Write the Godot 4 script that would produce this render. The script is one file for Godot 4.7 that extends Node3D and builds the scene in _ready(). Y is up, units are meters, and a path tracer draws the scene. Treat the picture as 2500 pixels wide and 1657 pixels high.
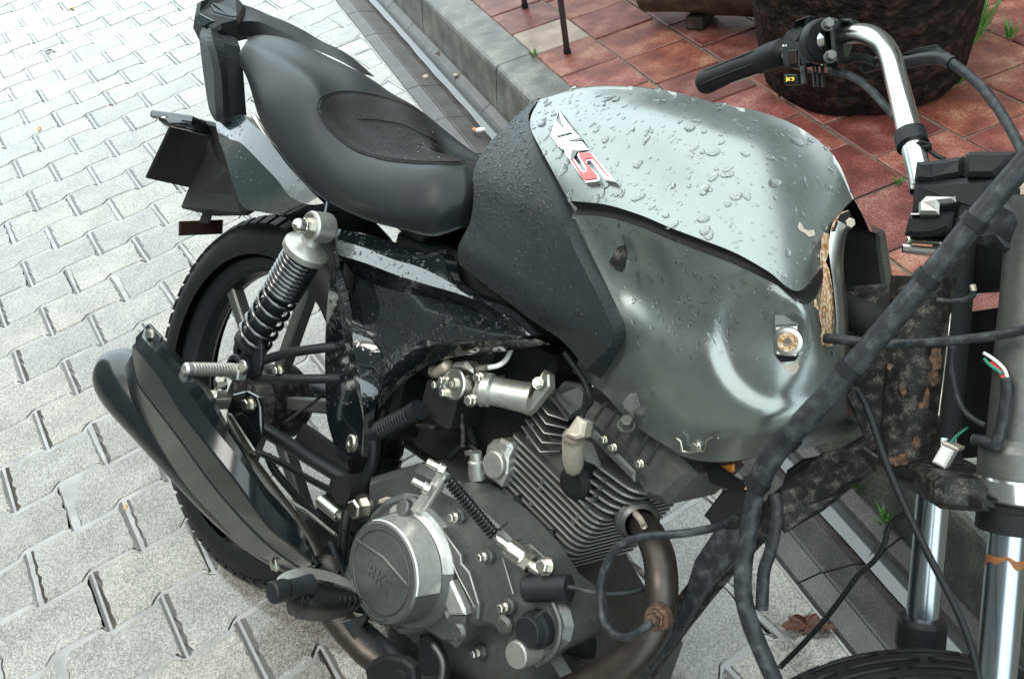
extends Node3D
# A wet street corner: a stripped, leaning motorcycle on interlocking pavers beside a gutter, kerb and red tiles.
# Bike-local frame: x forward, y up along the bike, z to the bike's right; origin = rear tyre contact. World: y up.

const CB := Vector3(1.27666777, 0.89138258, 0.96689254)   # eye in the bike frame
const RX := Vector3(0.69815704, 0.26271196, -0.66600238)  # picture right / down / ahead in the bike frame
const RY := Vector3(0.35076852, -0.93646067, -0.00169354)
const RZ := Vector3(-0.62412995, -0.23243031, -0.74594769)
const FPX := 2430.5556
const LEAN := 36.3191141
const KA := Vector3(-1.36167487, 0, -1.67086014)          # a point on the foot of the kerb, the way along it, the way to the road
const KD := Vector3(0.91543502, 0, 0.40246581)
const KN := Vector3(-0.40246581, 0, 0.91543502)
const KH := 0.125
# measuring windows in the photograph: origin and pixels per window unit
const WIN := {"0": [0.0, 0.0, 1.0], "A": [0.0, 0.0, .357143], "B": [600.0, 0.0, .357143], "C": [1200.0, 0.0, .357143], "D": [1800.0, 0.0, .357143],
	"E": [0.0, 500.0, .357143], "F": [600.0, 500.0, .357143], "G": [1200.0, 500.0, .357143], "H": [1800.0, 500.0, .357143],
	"I": [0.0, 1000.0, .4189], "J": [600.0, 1000.0, .4189], "K": [1200.0, 1000.0, .4189], "M": [1800.0, 1000.0, .4189],
	"N": [400.0, 1180.0, .211775], "O": [400.0, 500.0, .318878], "P": [550.0, 850.0, .255102], "Q": [2100.0, 300.0, .318979],
	"R": [1000.0, 820.0, .318878], "S": [800.0, 1150.0, .323415], "T": [1200.0, 1250.0, .259605], "a": [2200.0, 0.0, .255102],
	"b": [1850.0, 20.0, .169062], "c": [450.0, 0.0, .210482], "d": [1250.0, 180.0, .255102], "e": [1850.0, 480.0, .318979],
	"g": [2100.0, 780.0, .318979], "h": [1650.0, 1050.0, .386997]}

var rng := RandomNumberGenerator.new()
var bike_to_world: Transform3D
var moto: Node3D
var M := {}
var counts := {}

# ---------------------------------------------------------------- measuring
func pix(w: String, x: float, y: float) -> Vector2:
	var k = WIN[w]
	return Vector2(k[0] + x * k[2], k[1] + y * k[2])

func ray_of(p: Vector2) -> Vector3:
	return RX * ((p.x - 1250.0) / FPX) + RY * ((p.y - 828.5) / FPX) + RZ

func at(p: Vector2, z: float) -> Vector3:          # where a direction meets the bike-frame plane z
	var d := ray_of(p)
	return CB + d * ((z - CB.z) / d.z)

func U(w: String, x: float, y: float, z: float) -> Vector3:
	return at(pix(w, x, y), z)

func PL(w: String, a: Array, z = null) -> Array:    # list x,y,z triples, or x,y pairs at one z
	var out := []
	if z == null:
		for i in range(0, a.size(), 3): out.append(U(w, a[i], a[i + 1], a[i + 2]))
	else:
		for i in range(0, a.size(), 2): out.append(U(w, a[i], a[i + 1], z))
	return out

func mpp(p: Vector3) -> float:                      # metres that one photo pixel spans at a point
	return (p - CB).dot(RZ) / FPX

func seen_at(q: Vector3) -> Vector2:                # bike frame -> photo pixel
	var d := (q - CB).dot(RZ)
	return Vector2((q - CB).dot(RX) / d * FPX + 1250.0, (q - CB).dot(RY) / d * FPX + 828.5)

func project_rows(rows: Array) -> Array:
	var out := []
	for r in rows:
		var l := PackedVector2Array()
		for p in r: l.append(seen_at(p))
		out.append(l)
	return out

func on(rows: Array, flat: Array, p: Vector2, lift: float) -> Vector3:   # the point of a surface that lies in a given direction
	for i in rows.size() - 1:
		var a: PackedVector2Array = flat[i]
		var b: PackedVector2Array = flat[i + 1]
		for j in a.size() - 1:
			for t in [[a[j], b[j], b[j + 1], 0], [a[j], b[j + 1], a[j + 1], 1]]:
				if Geometry2D.point_is_inside_triangle(p, t[0], t[1], t[2]):
					var q: Array = [rows[i][j], rows[i + 1][j], rows[i + 1][j + 1]] if t[3] == 0 else [rows[i][j], rows[i + 1][j + 1], rows[i][j + 1]]
					var n: Vector3 = (q[1] - q[0]).cross(q[2] - q[0]).normalized()
					if n.dot(CB - q[0]) < 0: n = -n
					var d := ray_of(p)
					return CB + d * (n.dot(q[0] - CB) / n.dot(d)) + n * lift
	return Vector3.INF

func ground(p: Vector2, h: float = 0.0) -> Vector3: # where a direction meets the level plane at height h
	var d := bike_to_world.basis * ray_of(p)
	var o := bike_to_world * CB
	return o + d * ((h - o.y) / d.y)

func kerb_at(s: float, n: float, h: float) -> Vector3:
	return KA + KD * s + KN * n + Vector3(0, h, 0)

# ---------------------------------------------------------------- nodes
func numbered(called: String) -> String:
	counts[called] = counts.get(called, 0) + 1
	return called if counts[called] == 1 else "%s_%03d" % [called, counts[called] - 1]

func part(parent: Node, called: String, mesh, m: Material = null) -> MeshInstance3D:
	var o := MeshInstance3D.new()
	o.name = called
	if mesh is SurfaceTool:
		mesh.generate_normals()
		mesh = mesh.commit()
	o.mesh = mesh
	if m: o.material_override = m
	parent.add_child(o, true)
	return o

func thing(called: String, label: String, category: String, group := "") -> Node3D:
	var o := Node3D.new()
	o.name = numbered(called)
	add_child(o)
	tag(o, label, category, group)
	return o

func tag(o: Node, label: String, category: String, group := "", kind := "") -> void:
	if label: o.set_meta("label", label)
	if category: o.set_meta("category", category)
	if group: o.set_meta("group", group)
	if kind: o.set_meta("kind", kind)

# ---------------------------------------------------------------- shapes
func ST(flat := false) -> SurfaceTool:
	var st := SurfaceTool.new()
	st.begin(Mesh.PRIMITIVE_TRIANGLES)
	st.set_smooth_group(-1 if flat else 0)
	return st

func tri(st: SurfaceTool, a: Vector3, b: Vector3, c: Vector3) -> void:
	st.add_vertex(a); st.add_vertex(b); st.add_vertex(c)

func quad(st: SurfaceTool, a: Vector3, b: Vector3, c: Vector3, d: Vector3) -> void:
	tri(st, a, b, c); tri(st, a, c, d)

func grid(st: SurfaceTool, rows: Array, closed := false) -> void:
	for i in rows.size() - 1:
		var a = rows[i]
		var b = rows[i + 1]
		var n: int = a.size()
		for j in (n if closed else n - 1):
			var k := (j + 1) % n
			quad(st, a[j], b[j], b[k], a[k])

func cat(p0, p1, p2, p3, t: float):
	return 0.5 * ((2.0 * p1) + (p2 - p0) * t + (2.0 * p0 - 5.0 * p1 + 4.0 * p2 - p3) * t * t + (3.0 * p1 - p0 - 3.0 * p2 + p3) * t * t * t)

func smooth(pts: Array, n: int) -> Array:           # a curve through the points, n steps between each two
	if n <= 1 or pts.size() < 3: return pts
	var out := []
	var m := pts.size()
	for i in m - 1:
		var a = pts[i - 1] if i > 0 else pts[0] * 2.0 - pts[1]
		var d = pts[i + 2] if i + 2 < m else pts[m - 1] * 2.0 - pts[m - 2]
		for k in n: out.append(cat(a, pts[i], pts[i + 1], d, float(k) / n))
	out.append(pts[m - 1])
	return out

func dense(ctrl: Array, nu: int, nv: int) -> Array: # ctrl[column][row] -> finer, both ways
	var cols := []
	for c in ctrl: cols.append(smooth(c, nv))
	var rows := []
	for j in cols[0].size():
		var line := []
		for c in cols: line.append(c[j])
		rows.append(smooth(line, nu))
	return rows

func tube(st: SurfaceTool, pts: Array, rad, sides := 10, fine := 4, caps := true) -> void:
	var n0 := pts.size()
	var rr := []
	for i in n0: rr.append(rad[i] if rad is Array else rad)
	var p := smooth(pts, fine)
	var r := smooth(rr, fine)
	var n := p.size()
	var side := Vector3.ZERO
	var rings := []
	for i in n:
		var t: Vector3 = (p[min(i + 1, n - 1)] - p[max(i - 1, 0)]).normalized()
		if side == Vector3.ZERO:
			side = t.cross(Vector3(0.31, 0.9, 0.21)).normalized()
		side = (side - t * side.dot(t)).normalized()
		var up := side.cross(t)
		var ring := []
		for k in sides:
			var a := TAU * k / sides
			ring.append(p[i] + (side * cos(a) + up * sin(a)) * float(r[i]))
		rings.append(ring)
	grid(st, rings, true)
	if caps:
		for e in [0, n - 1]:
			for k in sides: tri(st, p[e], rings[e][k], rings[e][(k + 1) % sides])

func lathe(st: SurfaceTool, o: Vector3, axis: Vector3, prof: Array, sides := 20) -> void:  # prof: along, radius
	axis = axis.normalized()
	var s := axis.cross(Vector3(0.31, 0.9, 0.21) if abs(axis.y) < 0.9 else Vector3.RIGHT).normalized()
	var u := s.cross(axis)
	var rings := []
	for q in prof:
		var ring := []
		for k in sides:
			var a := TAU * k / sides
			ring.append(o + axis * float(q[0]) + (s * cos(a) + u * sin(a)) * max(float(q[1]), 0.00005))
		rings.append(ring)
	for i in rings.size() - 1:
		st.set_smooth_group(i if sides > 8 else -1)
		grid(st, [rings[i], rings[i + 1]], true)
	st.set_smooth_group(0)

func insetted(pts: Array, nrm: Vector3, by: float) -> Array:
	var out := []
	var n := pts.size()
	var c := Vector3.ZERO
	for p in pts: c += p
	c /= n
	var area := Vector3.ZERO
	for i in n: area += (pts[i] - c).cross(pts[(i + 1) % n] - c)
	var s := 1.0 if area.dot(nrm) > 0.0 else -1.0
	for i in n:
		var a: Vector3 = (pts[i] - pts[i - 1])
		var b: Vector3 = (pts[(i + 1) % n] - pts[i])
		var na := nrm.cross(a).normalized() * s
		var nb := nrm.cross(b).normalized() * s
		var m := (na + nb)
		var l: float = max(m.length_squared() * 0.5, 0.4)
		out.append(pts[i] + m / l * by)
	return out

func face(st: SurfaceTool, pts: Array, nrm: Vector3) -> void:
	var ax: Vector3 = (pts[1] - pts[0])
	ax = (ax - nrm * ax.dot(nrm)).normalized()
	var ay := nrm.cross(ax)
	var flat := PackedVector2Array()
	for p in pts: flat.append(Vector2(p.dot(ax), p.dot(ay)))
	var idx := Geometry2D.triangulate_polygon(flat)
	for i in range(0, idx.size(), 3): tri(st, pts[idx[i]], pts[idx[i + 1]], pts[idx[i + 2]])

func prism(st: SurfaceTool, pts: Array, nrm: Vector3, thick: float, bevel := 0.0) -> void:  # outline = front face, pushed back by thick
	nrm = nrm.normalized()
	st.set_smooth_group(-1)
	var front := pts
	var edge := pts
	if bevel > 0.0:
		front = insetted(pts, nrm, bevel)
		edge = []
		for p in pts: edge.append(p - nrm * bevel)
		for i in pts.size():
			var j := (i + 1) % pts.size()
			quad(st, front[i], front[j], edge[j], edge[i])
	face(st, front, nrm)
	var back := []
	for p in pts: back.append(p - nrm * thick)
	for i in pts.size():
		var j := (i + 1) % pts.size()
		quad(st, edge[i], edge[j], back[j], back[i])
	face(st, back, -nrm)

func block(st: SurfaceTool, o: Vector3, x: Vector3, y: Vector3, z: Vector3, bevel := 0.0) -> void:  # centre and half axes
	var lx := x.length()
	var ly := y.length()
	var fx := x / lx * (lx - bevel)
	var fy := y / ly * (ly - bevel)
	st.set_smooth_group(-1)
	var rings := []
	var zl := z.length()
	for q in ([[-1.0, 0], [-1.0 + bevel / zl, 1], [1.0 - bevel / zl, 1], [1.0, 0]] if bevel > 0.0 else [[-1.0, 1], [1.0, 1]]):
		var ring := []
		for c in [[-1, -1, 0], [1, -1, 0], [1, -1, 1], [1, 1, 1], [1, 1, 0], [-1, 1, 0], [-1, 1, 1], [-1, -1, 1]] if bevel > 0.0 else [[-1, -1, 0], [1, -1, 0], [1, 1, 0], [-1, 1, 0]]:
			pass
		if bevel > 0.0:
			var big: float = q[1]
			var ex := fx + (x - fx) * big
			var ey := fy + (y - fy) * big
			ring = [o - fx - ey + z * q[0], o + fx - ey + z * q[0], o + ex - fy + z * q[0], o + ex + fy + z * q[0], o + fx + ey + z * q[0], o - fx + ey + z * q[0], o - ex + fy + z * q[0], o - ex - fy + z * q[0]]
		else:
			ring = [o - x - y + z * q[0], o + x - y + z * q[0], o + x + y + z * q[0], o - x + y + z * q[0]]
		rings.append(ring)
	grid(st, rings, true)
	face(st, rings[0], -z.normalized())
	face(st, rings[rings.size() - 1], z.normalized())

func ball(st: SurfaceTool, o: Vector3, r: float, squash := 1.0, axis := Vector3.UP, sides := 12) -> void:
	var prof := []
	for i in 7: prof.append([-cos(PI * i / 6.0) * r * squash, sin(PI * i / 6.0) * r])
	axis = axis.normalized()
	var s := axis.cross(Vector3(0.31, 0.9, 0.21)).normalized()
	var u := s.cross(axis)
	var rings := []
	for q in prof:
		var ring := []
		for k in sides: ring.append(o + axis * q[0] + (s * cos(TAU * k / sides) + u * sin(TAU * k / sides)) * max(q[1], 0.00003))
		rings.append(ring)
	grid(st, rings, true)

func bolt(parent: Node, called: String, o: Vector3, axis: Vector3, r: float, h: float, m: Material, washer := 1.35) -> MeshInstance3D:
	var st := ST()
	if washer > 1.0: lathe(st, o, axis, [[-0.001, 0], [-0.001, r * washer], [h * 0.25, r * washer], [h * 0.25, 0]], 16)
	lathe(st, o, axis, [[h * 0.2, r], [h * 0.92, r], [h, r * 0.82], [h, 0]], 6)
	return part(parent, called, st, m)

# ---------------------------------------------------------------- materials
func lin(r: float, g: float, b: float) -> Color:
	return Color(r, g, b).linear_to_srgb()

func mat(c: Color, rough: float, metal := 0.0, more := {}) -> StandardMaterial3D:
	var m := StandardMaterial3D.new()
	m.albedo_color = c
	m.roughness = rough
	m.metallic = metal
	for k in more: m.set(k, more[k])
	return m

func noise_image(seed_: int, freq: float, size: int, oct: int, kind := FastNoiseLite.TYPE_SIMPLEX_SMOOTH) -> Image:
	var n := FastNoiseLite.new()
	n.seed = seed_
	n.frequency = freq
	n.noise_type = kind
	n.fractal_octaves = oct
	return n.get_seamless_image(size, size)

func cell_image(seed_: int, freq: float, size: int) -> Image:   # grains of even tone
	var n := FastNoiseLite.new()
	n.seed = seed_
	n.frequency = freq
	n.noise_type = FastNoiseLite.TYPE_CELLULAR
	n.cellular_return_type = FastNoiseLite.RETURN_CELL_VALUE
	n.fractal_type = FastNoiseLite.FRACTAL_NONE
	return n.get_seamless_image(size, size)

func ramp_tex(src: Image, stops: Array) -> ImageTexture:  # grey -> colours; stops: at, linear colour
	var lut := []
	for i in 256:
		var t := i / 255.0
		var c: Color = stops[0][1]
		for k in stops.size() - 1:
			if t >= stops[k][0]:
				c = stops[k][1].lerp(stops[k + 1][1], clampf((t - stops[k][0]) / (stops[k + 1][0] - stops[k][0]), 0, 1))
		lut.append(c.linear_to_srgb())
	var d := src.get_data()
	var w := src.get_width()
	var o := PackedByteArray()
	o.resize(d.size() * 3)
	var rgb := PackedByteArray()
	for c in lut:
		rgb.append(int(clampf(c.r, 0, 1) * 255)); rgb.append(int(clampf(c.g, 0, 1) * 255)); rgb.append(int(clampf(c.b, 0, 1) * 255))
	for i in d.size():
		var v := d[i] * 3
		o[i * 3] = rgb[v]; o[i * 3 + 1] = rgb[v + 1]; o[i * 3 + 2] = rgb[v + 2]
	return ImageTexture.create_from_image(Image.create_from_data(w, src.get_height(), false, Image.FORMAT_RGB8, o))

func blend(a: Image, b: Image, k: float) -> Image:       # mix of two grey images
	var x := a.get_data()
	var y := b.get_data()
	for i in x.size(): x[i] = int(clampf(x[i] * (1.0 - k) + y[i] * k, 0, 255))
	return Image.create_from_data(a.get_width(), a.get_height(), false, Image.FORMAT_L8, x)

func tex(src: Image) -> ImageTexture:
	return ImageTexture.create_from_image(src)

func tri_uv(m: StandardMaterial3D, scale: float, world := false) -> StandardMaterial3D:
	m.uv1_triplanar = true
	m.uv1_world_triplanar = world
	m.uv1_scale = Vector3.ONE * scale
	m.uv1_triplanar_sharpness = 4.0
	return m

func relief(m: StandardMaterial3D, img: Image, cm: float) -> StandardMaterial3D:
	m.heightmap_enabled = true
	m.heightmap_texture = tex(img)
	m.heightmap_scale = cm
	return m

# ================================================================ the scene
func _ready() -> void:
	rng.seed = 20240611
	bike_to_world = Transform3D(Basis(Vector3.RIGHT, deg_to_rad(-LEAN)), Vector3.ZERO)
	# ---- camera
	var cam := Camera3D.new()
	cam.name = "camera"
	cam.fov = rad_to_deg(2.0 * atan(828.5 / FPX))
	cam.near = 0.02
	cam.far = 200.0
	cam.transform = bike_to_world * Transform3D(Basis(RX, -RY, -RZ), CB)
	var lens := CameraAttributesPhysical.new()
	lens.frustum_focal_length = 35.0
	lens.frustum_focus_distance = 1.25
	lens.exposure_aperture = 5.6
	add_child(cam)
	cam.current = true
	# ---- sky and light: an even, bright overcast
	var env := Environment.new()
	env.background_mode = Environment.BG_SKY
	var sky := Sky.new()
	var sm := ProceduralSkyMaterial.new()
	sm.sky_top_color = Color(0.93, 0.975, 0.985)
	sm.sky_horizon_color = Color(0.80, 0.87, 0.90)
	sm.sky_curve = 0.25
	sm.ground_bottom_color = Color(0.16, 0.16, 0.15)
	sm.ground_horizon_color = Color(0.30, 0.31, 0.31)
	sm.sun_angle_max = 1.0
	sky.sky_material = sm
	env.sky = sky
	env.background_energy_multiplier = 2.2
	env.tonemap_mode = Environment.TONE_MAPPER_LINEAR
	env.tonemap_exposure = 1.48
	env.sdfgi_enabled = true
	env.ssao_enabled = true
	env.ssil_enabled = true
	var we := WorldEnvironment.new()
	we.name = "environment"
	we.environment = env
	add_child(we)
	var sun := DirectionalLight3D.new()
	sun.name = "overcast_sun"
	sun.light_energy = 0.45
	sun.light_color = Color(1.0, 0.985, 0.96)
	sun.light_angular_distance = 30.0
	sun.shadow_enabled = true
	add_child(sun)
	sun.look_at_from_position(Vector3(-1.0, 4.0, 1.6), Vector3.ZERO, Vector3.UP)
	materials()
	setting()
	moto = thing("motorcycle", "wet black and grey-green motorcycle with dented bare tank, leaning hard on the pavers", "motorcycle")
	moto.transform = bike_to_world
	build_bike()
	small_things()

func materials() -> void:
	var speck := cell_image(3, 0.34, 1024)
	var coarse := noise_image(5, 0.006, 1024, 4)
	var grain := blend(speck, coarse, 0.30)
	var ct := ramp_tex(grain, [[0.0, Color(.06, .056, .05)], [0.25, Color(.16, .152, .138)], [0.45, Color(.29, .285, .265)], [0.6, Color(.36, .36, .34)], [0.75, Color(.46, .46, .44)], [1.0, Color(.62, .62, .59)]])
	var rough := blend(coarse, speck, 0.3)
	var tints := [Color(.86, .845, .805), Color(.81, .80, .775), Color(.84, .82, .78), Color(.76, .75, .725)]
	for k in 4:
		var m := tri_uv(mat(tints[k], 0.5, 0.0, {"albedo_texture": ct, "clearcoat_enabled": true, "clearcoat": 1.0, "clearcoat_roughness": 0.1}), 1.35, true)
		m.uv1_offset = Vector3(.13, .41, .29) * k
		relief(m, speck, 0.03)
		M["paver%d" % k] = m
	M.paver_edge = tri_uv(mat(Color(.30, .24, .18), 0.45, 0.0, {"albedo_texture": ct, "clearcoat_enabled": true, "clearcoat": 0.6, "clearcoat_roughness": 0.1}), 2.2, true)
	var jt := ramp_tex(coarse, [[0.0, Color(.13, .125, .115)], [0.5, Color(.22, .22, .21)], [1.0, Color(.30, .30, .29)]])
	M.joint = tri_uv(mat(Color(1, 1, 1), 0.3, 0.0, {"albedo_texture": jt, "clearcoat_enabled": true, "clearcoat": 0.8, "clearcoat_roughness": 0.03}), 2.0, true)
	var gt := ramp_tex(blend(coarse, speck, 0.45), [[0.0, Color(.014, .013, .012)], [0.5, Color(.038, .034, .031)], [1.0, Color(.10, .092, .085)]])
	M.gutter = tri_uv(mat(Color(1, 1, 1), 0.45, 0.0, {"albedo_texture": gt, "clearcoat_enabled": true, "clearcoat": 0.2, "clearcoat_roughness": 0.2}), 1.7, true)
	relief(M.gutter, speck, 0.04)
	M.water = mat(lin(.03, .034, .036), 0.03, 0.0, {"specular_mode": 0, "metallic_specular": 0.8})
	var kt := ramp_tex(blend(coarse, speck, 0.4), [[0.0, Color(.02, .022, .02)], [0.42, Color(.07, .075, .066)], [0.62, Color(.125, .125, .108)], [1.0, Color(.26, .25, .2)]])
	M.kerb = tri_uv(mat(Color(1, 1, 1), 0.5, 0.0, {"albedo_texture": kt, "clearcoat_enabled": true, "clearcoat": 0.35, "clearcoat_roughness": 0.2}), 1.6, true)
	relief(M.kerb, speck, 0.08)
	var rt := ramp_tex(blend(coarse, speck, 0.4), [[0.0, Color(.07, .022, .018)], [0.42, Color(.20, .055, .042)], [0.58, Color(.29, .085, .065)], [0.72, Color(.36, .17, .13)], [1.0, Color(.5, .36, .28)]])
	for k in 3:
		M["tile%d" % k] = tri_uv(mat([Color(.88, .86, .86), Color(.76, .73, .74), Color(.88, .88, .82)][k], 0.45, 0.0, {"albedo_texture": rt, "clearcoat_enabled": true, "clearcoat": 0.15, "clearcoat_roughness": 0.2}), 1.5, true)
		M["tile%d" % k].uv1_offset = Vector3(.3, .1, .7) * k
		relief(M["tile%d" % k], speck, 0.08)
	var pt := ramp_tex(blend(coarse, speck, 0.4), [[0.0, Color(.12, .09, .07)], [0.45, Color(.25, .20, .155)], [1.0, Color(.42, .36, .28)]])
	M.tile_pale = tri_uv(mat(Color(1, 1, 1), 0.45, 0.0, {"albedo_texture": pt, "clearcoat_enabled": true, "clearcoat": 0.15, "clearcoat_roughness": 0.2}), 1.5, true)
	var mt := ramp_tex(blend(coarse, speck, 0.5), [[0.0, Color(.03, .03, .022)], [0.5, Color(.10, .095, .07)], [1.0, Color(.2, .19, .14)]])
	M.mortar = tri_uv(mat(Color(1, 1, 1), 0.6, 0.0, {"albedo_texture": mt}), 2.0, true)
	var bark := noise_image(9, 0.012, 512, 4)
	var bt := ramp_tex(bark, [[0.0, Color(.003, .003, .003)], [0.5, Color(.009, .007, .0065)], [0.68, Color(.02, .013, .011)], [1.0, Color(.06, .028, .018)]])
	M.stump = tri_uv(mat(Color(1, 1, 1), 0.75, 0.0, {"albedo_texture": bt, "metallic_specular": 0.3}), 4.0)
	relief(M.stump, bark, 1.2)
	var wt := ramp_tex(bark, [[0.0, Color(.10, .07, .05)], [0.5, Color(.25, .2, .15)], [1.0, Color(.45, .38, .29)]])
	M.cut_wood = tri_uv(mat(Color(1, 1, 1), 0.6, 0.0, {"albedo_texture": wt}), 5.0)
	M.leaf = tri_uv(mat(lin(.30, .10, .04), 0.5, 0.0, {"albedo_texture": wt}), 20.0)
	var lt := ramp_tex(bark, [[0.0, Color(.012, .010, .008)], [0.5, Color(.045, .037, .028)], [1.0, Color(.13, .10, .07)]])
	M.log = tri_uv(mat(Color(1, 1, 1), 0.55, 0.0, {"albedo_texture": lt}), 3.0)
	M.grass = mat(lin(.06, .16, .03), 0.5, 0.0, {"backlight_enabled": true, "backlight": Color(.2, .4, .1)})
	M.pane = mat(lin(.02, .025, .028), 0.05)
	M.leaf_yellow = mat(lin(.5, .3, .06), 0.5)
	M.facade = tri_uv(mat(lin(.10, .10, .095), 0.8), 1.0)
	# ---- motorcycle
	var dust := noise_image(21, 0.012, 512, 5)
	var fine := noise_image(22, 0.09, 512, 3)
	M.tank = mat(lin(.265, .295, .285), 0.27, 0.8, {"clearcoat_enabled": true, "clearcoat": 0.3, "clearcoat_roughness": 0.12})
	var tt := ramp_tex(blend(dust, fine, .25), [[0.0, Color(.84, .85, .84)], [0.45, Color(.94, .945, .94)], [1.0, Color(1, 1, 1)]])
	M.tank.albedo_texture = tt
	var even := Image.create(512, 512, false, Image.FORMAT_L8)
	even.fill(Color(.5, .5, .5))
	M.tank.roughness_texture = tex(blend(blend(dust, fine, .3), even, .7))
	M.tank.roughness = 0.64
	tri_uv(M.tank, 3.0)
	M.knee = tri_uv(mat(lin(.018, .022, .023), 0.38, 0.0, {"metallic_specular": 0.4}), 20.0)
	relief(M.knee, fine, 0.02)
	M.vinyl = tri_uv(mat(lin(.020, .023, .024), 0.40), 165.0)
	var dots := Image.create(32, 32, false, Image.FORMAT_L8)
	for y in 32:
		for x in 32:
			var v := cos((x % 16 - 7.5) / 16.0 * PI) * cos((y % 16 - 7.5) / 16.0 * PI)
			dots.set_pixel(x, y, Color(v, v, v))
	relief(M.vinyl, dots, 0.012)
	M.vinyl_pad = tri_uv(mat(lin(.014, .013, .012), 0.38), 30.0)
	relief(M.vinyl_pad, fine, 0.05)
	M.gloss = mat(lin(.005, .0075, .0082), 0.1, 0.0, {"metallic_specular": 1.0, "clearcoat_enabled": true, "clearcoat": 1.0, "clearcoat_roughness": 0.02})
	M.gloss_teal = mat(lin(.011, .024, .026), 0.28, 0.1, {"clearcoat_enabled": true, "clearcoat": 1.0, "clearcoat_roughness": 0.04})
	M.shield = mat(lin(.006, .009, .0098), 0.17, 0.0, {"metallic_specular": 0.55})
	M.black = tri_uv(mat(lin(.012, .014, .015), 0.35), 25.0)
	relief(M.black, fine, 0.02)
	M.dull = tri_uv(mat(lin(.012, .0125, .012), 0.6), 12.0)
	relief(M.dull, fine, 0.05)
	var dirt := ramp_tex(blend(dust, fine, .4), [[0.0, Color(.005, .005, .005)], [0.5, Color(.014, .014, .014)], [0.62, Color(.05, .048, .045)], [0.8, Color(.12, .10, .085)], [1.0, Color(.2, .18, .16)]])
	M.grimy = tri_uv(mat(Color(1, 1, 1), 0.5, 0.0, {"albedo_texture": dirt}), 9.0)
	var tape := ramp_tex(blend(dust, fine, .3), [[0.0, Color(.012, .013, .014)], [0.5, Color(.024, .027, .029)], [0.68, Color(.045, .05, .053)], [1.0, Color(.10, .11, .115)]])
	M.tape = tri_uv(mat(Color(1, 1, 1), 0.4, 0.0, {"albedo_texture": tape}), 9.0)
	M.rubber = tri_uv(mat(lin(.010, .0105, .011), 0.5), 10.0)
	relief(M.rubber, fine, 0.04)
	for k in ["dull", "grimy", "rubber", "tape", "vinyl", "vinyl_pad", "black"]: M[k].metallic_specular = 0.32
	M.chrome = mat(lin(.70, .70, .67), 0.2, 1.0)
	M.fork = mat(lin(.42, .47, .50), 0.24, 1.0)
	M.steel = mat(lin(.50, .50, .47), 0.28, 1.0)
	M.zinc = mat(lin(.55, .54, .48), 0.3, 1.0)
	var alt := ramp_tex(blend(dust, fine, .5), [[0.0, Color(.55, .55, .53)], [0.5, Color(.85, .85, .83)], [1.0, Color(1, 1, .98)]])
	M.alu = tri_uv(mat(lin(.52, .52, .49), 0.45, 0.85, {"albedo_texture": alt}), 14.0)
	M.alu_dark = tri_uv(mat(lin(.16, .165, .16), 0.5, 0.8, {"albedo_texture": alt}), 14.0)
	M.engine = tri_uv(mat(lin(.13, .135, .135), 0.40, 0.6, {"albedo_texture": alt}), 12.0)
	relief(M.engine, fine, 0.02)
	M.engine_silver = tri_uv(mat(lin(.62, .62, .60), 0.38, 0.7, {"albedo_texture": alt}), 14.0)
	M.fin = tri_uv(mat(lin(.11, .112, .11), 0.45, 0.4, {"albedo_texture": alt}), 14.0)
	M.fin_edge = mat(lin(.38, .38, .365), 0.4, 0.8)
	M.pipe = tri_uv(mat(lin(.085, .075, .066), 0.42, 0.8, {"albedo_texture": alt}), 10.0)
	var rust := ramp_tex(blend(dust, fine, .4), [[0.0, Color(.06, .02, .008)], [0.36, Color(.24, .09, .02)], [0.48, Color(.42, .24, .08)], [0.56, Color(.5, .43, .32)], [1.0, Color(.58, .55, .48)]])
	M.rust = tri_uv(mat(Color(1, 1, 1), 0.7, 0.0, {"albedo_texture": rust}), 30.0)
	var rdk_tint := ramp_tex(blend(dust, fine, .5), [[0.0, Color(.2, .15, .12)], [0.5, Color(.8, .75, .7)], [1.0, Color(1, 1, 1)]])
	var rdk := ramp_tex(blend(dust, fine, .5), [[0.0, Color(.012, .010, .010)], [0.45, Color(.045, .028, .018)], [0.6, Color(.14, .07, .035)], [1.0, Color(.24, .15, .09)]])
	M.rust_dark = tri_uv(mat(Color(1, 1, 1), 0.7, 0.0, {"albedo_texture": rdk}), 20.0)
	M.rust_orange = tri_uv(mat(lin(.26, .11, .035), 0.7, 0.0, {"albedo_texture": rdk_tint}), 30.0)
	M.bare = tri_uv(mat(lin(.55, .50, .42), 0.5, 0.4, {"albedo_texture": alt}), 10.0)
	M.red = mat(lin(.62, .035, .03), 0.3, 0.0, {"clearcoat_enabled": true, "clearcoat": 1.0, "clearcoat_roughness": 0.05})
	M.white = mat(lin(.75, .75, .73), 0.35)
	M.badge_chrome = mat(lin(.80, .80, .80), 0.12, 1.0)
	M.orange = mat(lin(.75, .25, .03), 0.25)
	M.green_wire = mat(lin(.02, .22, .14), 0.4)
	M.yellow = mat(lin(.85, .6, .05), 0.5)
	M.smoke = mat(lin(.02, .012, .010), 0.1)
	M.drop = mat(Color(1, 1, 1, 0), 0.0, 0.0, {"refraction_enabled": true, "refraction_scale": 0.033})

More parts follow.
